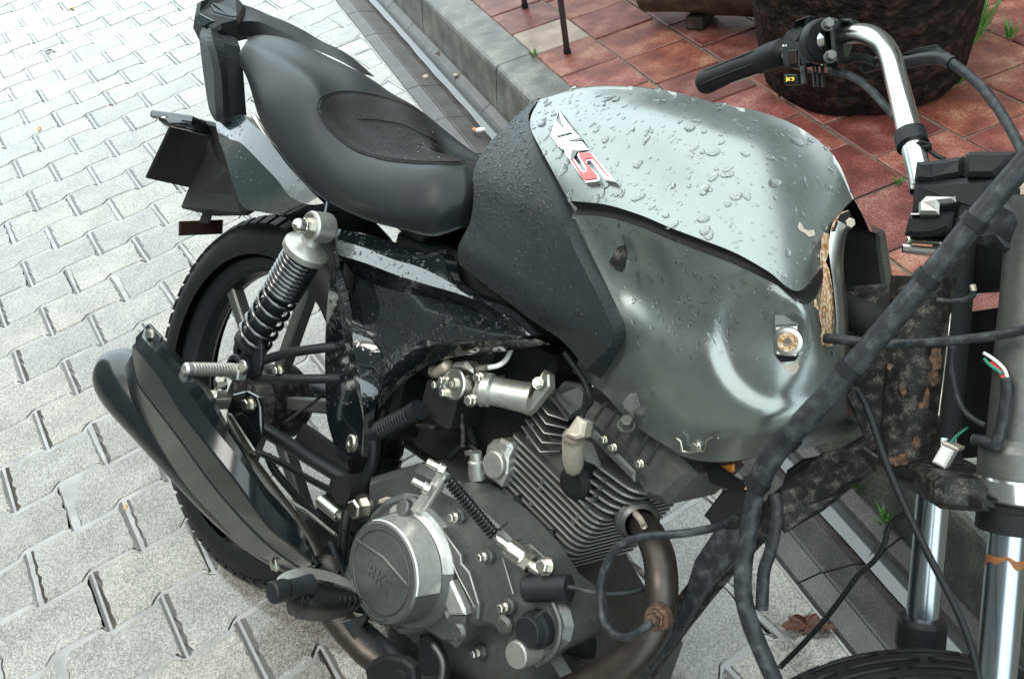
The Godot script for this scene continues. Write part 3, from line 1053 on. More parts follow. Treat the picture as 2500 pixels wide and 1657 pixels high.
func seat() -> void:
	var cols := [
		[580, 150, .060, 585, 128, .062, 598, 106, .048, 603, 99, .02, 612, 92, -.02],
		[604, 196, .086, 612, 178, .092, 636, 132, .075, 650, 108, .03, 662, 89, -.03],
		[638, 302, .112, 655, 250, .122, 700, 172, .094, 715, 138, .04, 726, 103, -.03],
		[702, 400, .120, 715, 345, .132, 762, 226, .105, 790, 185, .045, 810, 143, -.035],
		[768, 470, .122, 775, 410, .137, 798, 305, .112, 850, 232, .045, 892, 184, -.04],
		[838, 512, .124, 842, 460, .140, 850, 366, .116, 910, 285, .042, 957, 228, -.05],
		[915, 543, .124, 915, 495, .141, 921, 395, .118, 985, 330, .035, 1020, 265, -.055],
		[990, 562, .120, 990, 510, .137, 1002, 405, .114, 1043, 362, .03, 1062, 318, -.055],
		[1060, 576, .110, 1065, 505, .127, 1070, 405, .106, 1085, 388, .03, 1094, 372, -.05],
		[1126, 557, .088, 1138, 480, .100, 1138, 408, .080, 1142, 402, .02, 1146, 398, -.03]]
	var near := rows_from(cols)
	for c in near:
		var l: Vector3 = c[0]
		var m: Vector3 = c[1]
		var r: Vector3 = c[2]
		var t: Vector3 = c[4]
		c.append(Vector3(r.x, min(r.y, t.y) - .004, -r.z))
		c.append(mirrored(m))
		c.append(mirrored(l))
	var d := dense(near, 7, 7)
	# the rider's dish, pressed into the cushion
	var rim := []
	for q in PAD: rim.append(pix("B", q[0], q[1]))
	rim = smooth(rim + [rim[0]], 4)
	rim.pop_back()
	var poly := PackedVector2Array(rim)
	var mid := pix("B", 900, 880)
	for r in d.size():
		for i in d[r].size():
			var p2 := seen_at(d[r][i])
			if r < d.size() * .62 and Geometry2D.is_point_in_polygon(p2, poly):
				var near_edge := 1e9
				for q in rim: near_edge = min(near_edge, p2.distance_to(q))
				d[r][i] -= Vector3(0, .010, .006) * smoothstep(0.0, 45.0, near_edge)
	var st := ST()
	grid(st, d)
	grid(st, [d[0], d[d.size() - 1]])
	for e in [0, d[0].size() - 1]:
		var c := Vector3.ZERO
		for r in d: c += r[e]
		c /= d.size()
		for r in d.size(): tri(st, c, d[r][e], d[(r + 1) % d.size()][e])
	var s := part(moto, "seat", st, M.vinyl)
	tag(s, "long black textured vinyl dual seat", "")
	M["seat_rows"] = d
	var fl := project_rows(d)
	# smooth pad inside the stitching
	var pr := []
	for k in 9:
		var l := []
		var f := k / 8.0
		for q in rim: l.append(on(d, fl, mid.lerp(q, lerpf(.02, .985, f)), .0012))
		pr.append(l)
	var ps := ST()
	for i in 8:
		for j in rim.size():
			var k := (j + 1) % rim.size()
			var v := [pr[i][j], pr[i + 1][j], pr[i + 1][k], pr[i][k]]
			if v.any(func(x): return x == Vector3.INF): continue
			quad(ps, v[0], v[1], v[2], v[3])
	part(s, "rider_pad", ps, M.vinyl_pad)
	M["pad_rows"] = pr
	for w: float in [1.012, 1.055]:
		var line := []
		for q in rim:
			var v := on(d, fl, mid + (q - mid) * w, .0004)
			if v != Vector3.INF: line.append(v)
			elif line.size() > 2:
				var ss := ST()
				tube(ss, line, .0011, 6, 1)
				part(s, "piping", ss, M.vinyl_pad)
				line = []
		if line.size() > 2:
			var ss := ST()
			tube(ss, line, .0011, 6, 1)
			part(s, "piping", ss, M.vinyl_pad)
	# pressed crease down the pad
	var cr := []
	for q in [[760, 820], [900, 825], [1050, 850], [1150, 890], [1240, 940], [1310, 990]]:
		var v := on(d, fl, pix("B", q[0], q[1]), .0014)
		if v != Vector3.INF: cr.append(v)
	if cr.size() > 2:
		var cs := ST()
		tube(cs, cr, .0016, 6, 4)
		part(s, "pad_crease", cs, M.vinyl_pad)

# ================================================================ rear half
func side_outline(st: SurfaceTool, front: Array, back_z: float) -> void:  # skirt from an outline back to a plane z
	for i in front.size() - 1:
		var a: Vector3 = front[i]
		var b: Vector3 = front[i + 1]
		quad(st, a, b, Vector3(b.x, b.y, back_z), Vector3(a.x, a.y, back_z))

func rod(parent: Node, called: String, w: String, a: Array, wide: float, m: Material, sides := 10, fine := 4) -> MeshInstance3D:  # a tube through photo points; wide in photo pixels
	var p := PL(w, a)
	var r := []
	for q in p: r.append(wide * 0.5 * mpp(q))
	var st := ST()
	tube(st, p, r, sides, fine)
	return part(parent, called, st, m)

func plate(parent: Node, called: String, w: String, a: Array, z, thick: float, bevel: float, m: Material, nrm := Vector3(0, 0, 1)) -> MeshInstance3D:
	var st := ST(true)
	prism(st, PL(w, a, z), nrm, thick, bevel)
	return part(parent, called, st, m)

func plane_normal(p: Array) -> Vector3:
	var c := Vector3.ZERO
	for q in p: c += q
	c /= p.size()
	var n := Vector3.ZERO
	for i in p.size(): n += (p[i] - c).cross(p[(i + 1) % p.size()] - c)
	n = n.normalized()
	return n if n.dot(CB - c) > 0 else -n

func slab(parent: Node, called: String, w: String, a: Array, thick: float, bevel: float, m: Material) -> MeshInstance3D:  # like plate, in the plane its own points lie in
	var p := PL(w, a)
	var st := ST(true)
	prism(st, p, plane_normal(p), thick, bevel)
	return part(parent, called, st, m)

func loft(parent: Node, called: String, cols: Array, nu: int, nv: int, m: Material, flat := false, w := "0") -> MeshInstance3D:
	var c := []
	for q in cols: c.append(PL(w, q))
	var st := ST(flat)
	grid(st, dense(c, nu, nv))
	return part(parent, called, st, m)

func wheel(parent: Node3D, called: String, R: float, wid: float, rim_r: float, spokes: int, phase: float, blocks: int) -> void:
	# tyre section, lathed about z
	var o := Node3D.new()
	o.name = called
	parent.add_child(o)
	var prof := []
	for k in 15:
		var a := PI * (-.12 + 1.24 * k / 14.0)
		prof.append(Vector2(-cos(a) * wid / 2, (R - wid * .48) + sin(a) * wid * .48))
	var ty := ST()
	var n := 96
	var rings := []
	for k in n + 1:
		var a := TAU * k / n
		var l := []
		for q in prof: l.append(Vector3(cos(a) * q.y, sin(a) * q.y, q.x))
		rings.append(l)
	grid(ty, rings)
	var tyre := part(o, "tyre", ty, M.rubber)
	# tread blocks: real lugs in three rings
	var lug := ST(true)
	for k in blocks:
		for s: int in [-1, 0, 1]:
			var a := TAU * (k + .5 * (s % 2)) / blocks
			var lean: float = s * .62
			var rr := R - wid * .48 + cos(lean) * wid * .48
			var rad := Vector3(cos(a), sin(a), 0)
			var tan := Vector3(-sin(a), cos(a), 0)
			var nrm := (rad * cos(lean) + Vector3(0, 0, 1) * sin(lean)).normalized()
			var c := rad * rr + Vector3(0, 0, sin(lean) * wid * .5)
			var w := nrm.cross(tan)
			block(lug, c, tan * (TAU * R / blocks * .36), w * (wid * .13), nrm * .0035, .001)
	var lg := part(o, "tread_blocks", lug, M.rubber)
	lg.set_meta("kind", "stuff")
	var rm := ST()
	lathe(rm, Vector3(0, 0, -wid * .36), Vector3(0, 0, 1), [[0, rim_r + .022], [.004, rim_r + .024], [.012, rim_r + .006], [wid * .2, rim_r], [wid * .36, rim_r - .004], [wid * .52, rim_r], [wid * .72 - .012, rim_r + .006], [wid * .72 - .004, rim_r + .024], [wid * .72, rim_r + .022]], 64)
	part(o, "rim", rm, M.black)
	for k in spokes:
		var a := phase + TAU * k / spokes
		var rad := Vector3(cos(a), sin(a), 0)
		var tan := Vector3(-sin(a), cos(a), 0)
		var sp := ST(true)
		block(sp, rad * (rim_r + .035) / 2, rad * (rim_r - .03) / 2, tan * .011, Vector3(0, 0, .012), .003)
		part(o, "spoke", sp, M.alu_dark)
	var hb := ST()
	lathe(hb, Vector3(0, 0, -.055), Vector3(0, 0, 1), [[0, 0], [0, .045], [.02, .062], [.09, .062], [.11, .045], [.11, 0]], 32)
	part(o, "hub", hb, M.grimy)
	var ax := ST()
	lathe(ax, Vector3(0, 0, -.11), Vector3(0, 0, 1), [[0, 0], [0, .009], [.22, .009], [.22, 0]], 12)
	part(o, "axle", ax, M.steel)
	o.set_meta("spin", true)

func rear_end() -> void:
	wheel(moto, "rear_wheel", .305, .096, .215, 6, .35, 64)
	var rw: Node3D = moto.get_node("rear_wheel")
	rw.position = Vector3(0, .305, 0)
	# ---- swingarm and rear frame
	var fr := Node3D.new()
	fr.name = "frame"
	moto.add_child(fr)
	rod(fr, "swingarm", "P", [150, 640, .118, 340, 762, .118, 620, 930, .118, 900, 1105, .118, 1230, 1300, .112], 37, M.black)
	var sa := ST()
	tube(sa, [Vector3(-.03, .315, -.11), Vector3(.2, .33, -.115), Vector3(.36, .335, -.1)], .019, 10)
	part(fr, "swingarm", sa, M.black)
	rod(fr, "subframe_tube", "O", [560, 1265, .150, 740, 1195, .150, 980, 1130, .148, 1240, 1093, .13, 1400, 1075, .11], 24, M.black)
	rod(fr, "subframe_tube", "O", [690, 1330, .150, 820, 1335, .150, 1000, 1335, .148, 1240, 1330, .13, 1400, 1320, .11], 24, M.black)
	rod(fr, "brace_rod", "P", [560, 720, .10, 680, 632, .10, 810, 545, .10, 950, 430, .10], 8, M.grimy)
	rod(fr, "lower_tube", "P", [330, 1000, .09, 550, 1105, .09, 760, 1230, .09, 1130, 1420, .09], 17, M.black)
	rod(fr, "lower_tube", "P", [400, 1020, .07, 470, 1170, .07, 640, 1370, .07, 900, 1650, .07], 20, M.black)
	rod(fr, "centre_tube", "J", [740, 130, .10, 745, 230, .10, 735, 330, .10, 690, 430, .10, 610, 560, .11, 575, 700, .12, 560, 870, .12, 540, 960, .12], 30, M.black)
	rod(fr, "centre_tube", "J", [720, 330, .085, 760, 220, .085, 775, 120, .085, 800, 0, .08], 22, M.grimy)
	plate(fr, "gusset", "P", [740, 720, 1150, 1010, 1170, 1170, 1100, 1190, 860, 1060, 640, 900], .105, .006, .001, M.dull)
	# dark undertray, battery box and airbox behind the panel
	var ab := ST(true)
	block(ab, Vector3(.40, .60, 0), Vector3(.11, 0, 0), Vector3(0, .085, 0), Vector3(0, 0, .085), .01)
	part(fr, "airbox", ab, M.dull)
	var ib := ST(true)
	block(ib, Vector3(.475, .50, -.01), Vector3(.10, 0, 0), Vector3(0, .105, 0), Vector3(0, 0, .05), .01)
	part(fr, "intake_box", ib, M.dull)
	var bb := ST(true)
	block(bb, Vector3(.29, .50, 0), Vector3(.075, 0, 0), Vector3(0, .10, 0), Vector3(0, 0, .075), .008)
	part(fr, "battery_box", bb, M.dull)
	var spine := ST()
	tube(spine, [Vector3(.93, .775, 0), Vector3(.75, .775, 0), Vector3(.55, .75, 0), Vector3(.38, .70, 0)], .022, 12)
	part(fr, "spine_tube", spine, M.dull)
	for s: int in [-1, 1]:
		var tb := ST()
		tube(tb, [Vector3(.36, .69, .09 * s), Vector3(.1, .72, .10 * s), Vector3(-.03, .74, .09 * s), Vector3(-.07, .75, .07 * s)], .012, 10)
		part(fr, "seat_rail", tb, M.dull)
	var tray := ST(true)
	block(tray, Vector3(.12, .728, 0), Vector3(.18, -.012, 0), Vector3(0, .006, 0), Vector3(0, 0, .085), .002)
	part(fr, "undertray", tray, M.dull)
	var mud := ST()
	var mr := []
	for k in 15:
		var a := deg_to_rad(35.0 + 70.0 * k / 14.0)
		var l := []
		for zz: float in [-.07, -.065, -.03, .03, .065, .07]:
			var r: float = .345 + (0.0 if abs(zz) < .068 else -.025)
			l.append(Vector3(cos(a) * r, .305 + sin(a) * r, zz))
		mr.append(l)
	grid(mud, mr)
	part(fr, "mudguard", mud, M.dull)
	var pv := ST()
	lathe(pv, Vector3(.36, .335, -.14), Vector3(0, 0, 1), [[0, 0], [0, .02], [.27, .02], [.27, 0]], 14)
	part(fr, "swingarm_pivot", pv, M.dull)
	bolt(fr, "pivot_nut", U("J", 690, 570, .135), Vector3(0, 0, 1), .013, .02, M.zinc, 1.4)
	var ps := ST()
	lathe(ps, U("J", 624, 197, .128), Vector3(-.2, .1, 1), [[0, .0125], [.004, .0120], [.0055, .0095], [.0055, .004], [.0045, .0035], [.0045, 0]], 22)
	part(fr, "panel_screw", ps, M.zinc)
	rod(fr, "return_spring", "J", [440, 525, .11, 480, 570, .11, 545, 620, .11], 20, M.zinc, 12)
	var sp := ST()
	helix(sp, U("J", 440, 530, .125), U("J", 545, 615, .125), .0082, .0016, 15)
	part(fr, "spring_coil", sp, M.zinc)
	# ---- shock absorber
	var sh := Node3D.new()
	sh.name = "shock_absorber"
	moto.add_child(sh)
	var top := U("O", 1190, 170, .150)
	var low := U("O", 640, 1110, .150)
	var dir := (low - top).normalized()
	var len := top.distance_to(low)
	var eye := ST()
	lathe(eye, top + Vector3(0, 0, -.016), Vector3(0, 0, 1), [[0, .008], [0, .0185], [.003, .0205], [.029, .0205], [.032, .0185], [.032, .008]], 24)
	part(sh, "top_eye", eye, M.alu)
	var nut := ST()
	lathe(nut, top + Vector3(0, 0, .014), Vector3(0, 0, 1), [[0, 0], [0, .0165], [.003, .0165], [.003, .0]], 20)
	lathe(nut, top + Vector3(0, 0, .017), Vector3(0, 0, 1), [[0, .0105], [.009, .0105], [.010, .0095]], 6)
	part(sh, "mounting_nut", nut, M.zinc)
	var dome := ST()
	ball(dome, top + Vector3(0, 0, .032), .0095, 1.1, Vector3(0, 0, 1))
	lathe(dome, top + Vector3(0, 0, .025), Vector3(0, 0, 1), [[0, .009], [.006, .009]], 14)
	part(sh, "dome_cap", dome, M.rust if false else M.zinc)
	var cap := ST()
	lathe(cap, top, dir, [[.014, .013], [.026, .015], [.033, .028], [.037, .0325], [.045, .0325], [.048, .030], [.048, 0]], 28)
	part(sh, "spring_cap", cap, M.alu)
	var body := ST()
	lathe(body, top, dir, [[.05, .012], [len * .5, .012], [len * .5, .0175], [len * .90, .0175], [len * .92, .026], [len * .95, .026], [len * .95, .012], [len, .012]], 20)
	part(sh, "damper_body", body, M.black)
	var coil := ST()
	helix(coil, top + dir * .052, top + dir * len * .50, .0245, .0040, 9.0)
	helix(coil, top + dir * len * .50, top + dir * len * .92, .0245, .0040, 5.0)
	part(sh, "coil_spring", coil, M.gloss)
	var le := ST()
	lathe(le, low + Vector3(0, 0, -.014), Vector3(0, 0, 1), [[0, .006], [0, .016], [.028, .016], [.028, .006]], 18)
	part(sh, "bottom_eye", le, M.black)
	var sh2 := ST()
	tube(sh2, [Vector3(top.x, top.y, -.15), Vector3(low.x, low.y, -.15)], .028, 12)
	part(sh, "far_damper", sh2, M.black)
	# ---- passenger footrest bracket and peg
	var pk := Node3D.new()
	pk.name = "passenger_footrest"
	moto.add_child(pk)
	var p0 := U("O", 560, 1262, .178)
	var p1 := U("O", 150, 1258, .262)
	var pd := (p1 - p0).normalized()
	var pl := p0.distance_to(p1)
	var prof := [[0, .006], [0, .0095]]
	var ribs := 15
	for k in ribs:
		var t0 := pl * (.06 + .80 * k / ribs)
		var dt := pl * .80 / ribs
		prof.append_array([[t0, .0078], [t0 + dt * .25, .0098], [t0 + dt * .7, .0098], [t0 + dt * .95, .0078]])
	prof.append_array([[pl * .88, .0095], [pl * .96, .0095], [pl, .0065], [pl, 0]])
	var pg := ST()
	lathe(pg, p0, pd, prof, 18)
	part(pk, "peg", pg, M.alu)
	var lug := ST(true)
	block(lug, U("O", 545, 1290, .176), Vector3(.018, .004, 0), Vector3(-.001, .008, 0), Vector3(0, 0, .008), .002)
	part(pk, "peg_lug", lug, M.alu)
	var hd := ST()
	lathe(hd, U("O", 612, 1245, .160), Vector3(0, 0, 1), [[0, 0], [0, .0195], [.016, .0195], [.018, .018], [.018, .012]], 22)
	part(pk, "hinge_disc", hd, M.black)
	var hp := ST()
	lathe(hp, U("O", 612, 1243, .178), Vector3(0, 0, 1), [[0, .0105], [.003, .0105], [.004, .009], [.004, 0]], 16)
	part(pk, "hinge_pin", hp, M.zinc)
	plate(pk, "hanger_plate", "O", [650, 880, 690, 870, 730, 960, 745, 1100, 740, 1230, 720, 1300, 640, 1330, 560, 1320, 590, 1180, 640, 1100], .158, .006, .0015, M.black)
	plate(pk, "hanger_plate", "P", [70, 440, 190, 410, 300, 470, 330, 560, 340, 850, 320, 890, 260, 1010, 180, 1045, 20, 830, 0, 640], .165, .006, .0015, M.gloss)
	slab(pk, "hanger_edge", "P", [10, 625, .178, 40, 640, .178, 262, 985, .178, 255, 1012, .178, 205, 1010, .172, 0, 660, .172], .004, .001, M.zinc)
	bolt(pk, "hanger_bolt", U("P", 245, 540, .168), Vector3(0, 0, 1), .0085, .012, M.zinc)
	bolt(pk, "hanger_bolt", U("O", 460, 1360, .172), Vector3(-.2, -.2, 1), .0085, .014, M.zinc)
	bolt(pk, "hanger_bolt", U("O", 390, 1465, .185), Vector3(-.5, 0, 1), .0080, .012, M.zinc)
	bolt(pk, "hanger_bolt", U("O", 890, 1270, .150), Vector3(0, 0, 1), .006, .01, M.zinc)

func helix(st: SurfaceTool, a: Vector3, b: Vector3, R: float, r: float, turns: float) -> void:
	var ax := (b - a).normalized()
	var s := ax.cross(Vector3(0.31, 0.9, 0.21)).normalized()
	var u := s.cross(ax)
	var pts := []
	var n := int(turns * 14)
	for k in n + 1:
		var t := float(k) / n
		var q := TAU * turns * t
		pts.append(a.lerp(b, t) + (s * cos(q) + u * sin(q)) * R)
	tube(st, pts, r, 7, 1)

func bodywork() -> void:
	# ---- grab rail: right arm, rear bridge, far arm
	var gr := Node3D.new()
	gr.name = "grab_rail"
	moto.add_child(gr)
	var arm := ST(true)
	var cols := []
	for q in [[215, 300, .075, 255, 340, .085, 300, 310, .088, 420, 400, .070],
		[172, 420, .088, 252, 480, .100, 330, 470, .100, 455, 500, .082],
		[190, 640, .094, 300, 650, .106, 380, 640, .106, 478, 660, .088],
		[220, 880, .098, 338, 860, .110, 420, 850, .110, 496, 860, .092],
		[258, 1140, .102, 345, 1120, .114, 440, 1100, .114, 512, 1110, .096],
		[292, 1295, .104, 360, 1300, .116, 450, 1310, .116, 528, 1300, .098],
		[350, 1395, .104, 372, 1408, .112, 470, 1432, .112, 545, 1400, .098]]:
		cols.append(PL("c", q))
	var d := dense(cols, 3, 1)
	for r in d: pass
	grid(arm, d)
	var inner := []
	for q in cols:
		inner.append([q[0], q[0] + Vector3(0.0, 0, -.03), q[3] + Vector3(0, 0, -.03), q[3]])
	grid(arm, inner)
	part(gr, "right_arm", arm, M.black)
	var fa := ST()
	var fc := []
	for q in [[330, -40, .02, 330, 330, .06, 430, 440, .05], [640, 40, -.04, 600, 258, .01, 640, 400, .0], [900, 150, -.08, 850, 250, -.03, 850, 395, -.035],
		[1100, 230, -.10, 1080, 345, -.06, 1100, 445, -.06], [1300, 330, -.115, 1300, 430, -.085, 1300, 495, -.08], [1500, 450, -.125, 1500, 520, -.10, 1500, 572, -.095],
		[1800, 600, -.13, 1800, 665, -.115, 1800, 702, -.11], [2110, 860, -.13, 2100, 870, -.125, 2060, 855, -.12]]:
		var c := PL("c", q)
		c.append(c[2] + Vector3(-.004, 0, -.03))
		c.append(c[0] + Vector3(-.004, 0, -.02))
		c.append(c[0])
		fc.append(c)
	var fd := dense(fc, 5, 1)
	for k in fd.size() - 1:
		fa.set_smooth_group(k)
		grid(fa, [fd[k], fd[k + 1]])
	part(gr, "far_arm", fa, M.black)
	slab(gr, "rear_bridge", "c", [150, 0, .07, 130, 130, .08, 215, 300, .08, 300, 360, .075, 440, 300, .06, 640, 240, .02, 720, 60, -.03, 600, -80, -.03, 300, -60, .03], .03, .006, M.black)
	slab(gr, "pocket", "c", [310, 50, .0775, 330, 30, .0770, 560, 90, .0475, 620, 150, .0405, 600, 195, .0445, 500, 180, .0575, 340, 130, .0760], .004, .001, M.gloss_teal)
	slab(gr, "corner_block", "c", [125, 205, .083, 170, 150, .083, 340, 240, .078, 215, 300, .083, 140, 260, .084], .004, .0012, M.gloss_teal)
	# ---- tail cowl
	var tc := ST(true)
	var rows := []
	for q in [
		["0", 525, 296, .092, 556, 300, .100, 568, 286, .094],
		["0", 532, 329, .104, 557, 336, .118, 589, 279, .100],
		["0", 550, 386, .112, 589, 350, .130, 612, 300, .108],
		["0", 568, 446, .118, 643, 404, .138, 650, 335, .116],
		["0", 592, 504, .120, 679, 442, .141, 700, 402, .122],
		["0", 640, 518, .120, 705, 476, .141, 735, 441, .124],
		["0", 690, 524, .118, 740, 496, .136, 765, 472, .124],
		["0", 745, 512, .115, 772, 500, .126, 790, 496, .120]]:
		rows.append([U(q[0], q[1], q[2], q[3]), U(q[0], q[4], q[5], q[6]), U(q[0], q[7], q[8], q[9])])
	for r in rows:
		r.push_front(Vector3(r[0].x, r[0].y + .004, .05))
		r.append(Vector3(r[3].x, r[3].y - .004, .06))
	var cd := dense(rows, 5, 1)
	for k in cd.size() - 1:
		tc.set_smooth_group(k)
		grid(tc, [cd[k], cd[k + 1]])
	M["cowl_rows"] = [cd[1], cd[2], cd[3]]
	var cowl := part(moto, "tail_cowl", tc, M.gloss_teal)
	tag(cowl, "glossy dark teal tail cowl under the seat", "")
	var tc2 := ST(true)
	for r in rows: 
		for i in r.size(): r[i] = mirrored(r[i])
	grid(tc2, dense(rows, 3, 1))
	part(cowl, "far_cowl", tc2, M.gloss_teal)
	slab(cowl, "cowl_edge", "B", [20, 765, .106, 60, 790, .106, 215, 1010, .120, 150, 960, .116, 60, 850, .106], .003, .0006, M.zinc)
	rod(cowl, "cable_tie", "B", [560, 1370, .13, 545, 1450, .14, 520, 1480, .145], 8, M.gloss_teal, 6)
	# ---- rear fender, indicator stub, number plate, reflector
	var rf := Node3D.new()
	rf.name = "rear_fender"
	moto.add_child(rf)
	slab(rf, "number_plate", "A", [1172, 872, .082, 1455, 935, -.03, 1312, 1290, -.03, 1006, 1222, .082], .006, .002, M.dull)
	slab(rf, "fender_blade", "A", [1300, 800, .02, 1480, 850, .07, 1500, 960, .09, 1560, 1100, .095, 1690, 1440, .095, 1640, 1470, .09, 1440, 1475, .05, 1232, 1425, .03, 1290, 1290, .02, 1420, 960, .0], .012, .004, M.dull)
	var ind := ST()
	tube(ind, PL("A", [1085, 808, .118, 1150, 820, .105, 1260, 835, .08, 1380, 870, .05, 1500, 890, .0]), [.004, .0115, .014, .013, .012], 12)
	part(rf, "indicator_stalk", ind, M.gloss)
	var lf := ST()
	block(lf, U("A", 1180, 800, .10), Vector3(.02, .004, -.028), Vector3(.005, .002, .005) * 1.0, Vector3(.0, .006, .0), .002)
	part(rf, "stalk_top", lf, M.gloss)
	slab(rf, "reflector_stem", "A", [1385, 1440, .04, 1440, 1440, .04, 1420, 1530, .04, 1350, 1530, .04], .004, .001, M.dull)
	slab(rf, "reflector", "O", [120, 125, .075, 455, 112, .0, 450, 222, .0, 118, 236, .075], .006, .0015, M.smoke)
	# ---- glossy black side panel: creased band, spar, sunk plate and lower lip
	var band := [
		[615, 160, .116, 612, 240, .136, 620, 340, .146, 680, 400, .136, 740, 480, .122],
		[800, 205, .117, 800, 290, .138, 810, 395, .149, 850, 455, .138, 880, 545, .122],
		[1000, 265, .117, 1000, 370, .141, 1020, 475, .151, 1050, 540, .139, 1080, 600, .124],
		[1200, 312, .117, 1200, 430, .143, 1240, 545, .153, 1260, 600, .140, 1290, 648, .125],
		[1345, 348, .116, 1375, 520, .145, 1430, 600, .152, 1440, 640, .140, 1480, 692, .126],
		[1405, 535, .134, 1520, 600, .142, 1640, 675, .148, 1640, 715, .138, 1650, 768, .127],
		[1700, 680, .134, 1760, 740, .141, 1800, 790, .146, 1790, 815, .138, 1780, 838, .128],
		[1960, 890, .130, 1950, 890, .134, 1930, 893, .136, 1905, 895, .132, 1880, 896, .128]]
	var spar := [
		[592, 380, .122, 606, 390, .138, 640, 400, .146, 722, 640, .118],
		[560, 640, .120, 632, 660, .139, 715, 700, .143, 735, 720, .120],
		[545, 850, .118, 662, 870, .137, 728, 880, .141, 830, 880, .122],
		[540, 1050, .116, 700, 1050, .133, 745, 1040, .137, 935, 1060, .124],
		[545, 1280, .112, 758, 1270, .128, 785, 1270, .131, 900, 1300, .112],
		[558, 1480, .110, 800, 1470, .121, 806, 1470, .122, 870, 1500, .108],
		[640, 1760, .104, 790, 1720, .111, 800, 1720, .112, 850, 1720, .104]]
	var lip := [
		[1885, 896, .128, 1990, 918, .130, 2075, 950, .118],
		[1660, 905, .127, 1680, 932, .133, 1700, 1010, .108],
		[1430, 915, .126, 1440, 946, .133, 1450, 1035, .108],
		[1170, 935, .126, 1180, 980, .133, 1250, 1095, .108],
		[1040, 990, .125, 1060, 1060, .131, 1110, 1190, .106],
		[935, 1058, .124, 960, 1150, .128, 1000, 1290, .104],
		[900, 1300, .112, 905, 1330, .112, 905, 1400, .104]]
	var s := ST()
	M["side_rows"] = []
	for k in 3:
		var c := []
		for q in [band, spar, lip][k]: c.append(PL("F", q))
		var d2 := dense(c, 6, 1)
		for i in d2.size() - 1:
			s.set_smooth_group(k * 10 + i)
			grid(s, [d2[i], d2[i + 1]])
		M.side_rows.append(d2)
		var e0 := []
		for p in d2[0]: e0.append(p + Vector3(0, 0, -.02))
		s.set_smooth_group(90 + k)
		grid(s, [d2[0], e0])
	var rec := PL("F", [735, 480, .122, 880, 545, .122, 1080, 600, .124, 1290, 648, .125, 1480, 692, .126, 1650, 768, .127, 1780, 838, .128, 1882, 896, .128, 1430, 915, .126, 1170, 935, .126, 935, 1058, .124, 830, 880, .122, 735, 720, .120, 722, 640, .119])
	for i in rec.size(): rec[i].z -= .0005
	s.set_smooth_group(60)
	var hub := U("F", 1150, 790, .1205)
	for i in rec.size(): tri(s, hub, rec[i], rec[(i + 1) % rec.size()])
	var corner := PL("F", [592, 380, .122, 606, 390, .138, 640, 400, .1455, 620, 340, .1455, 612, 240, .128, 600, 200, .115])
	face(s, corner, Vector3(-.3, 0, 1).normalized())
	var sp := part(moto, "side_panel", s, M.gloss)
	tag(sp, "glossy black side panel covered in raindrops", "")
	var far := ST(true)
	var fp := PL("F", [592, 380, .12, 615, 160, .11, 1345, 348, .11, 1700, 680, .12, 2075, 950, .118, 1250, 1095, .11, 850, 1720, .104, 545, 1280, .11])
	for i in fp.size(): fp[i] = mirrored(fp[i])
	prism(far, fp, Vector3(0, 0, -1), .01, .002)
	part(sp, "far_panel", far, M.gloss)
	slab(sp, "panel_tab", "F", [1140, 250, .10, 1370, 300, .10, 1375, 345, .104, 1200, 300, .104], .003, .001, M.gloss)
	var rf0 := []
	for i in rec.size(): rf0.append([hub, rec[i], rec[(i + 1) % rec.size()]])
	M["side_faces"] = rf0

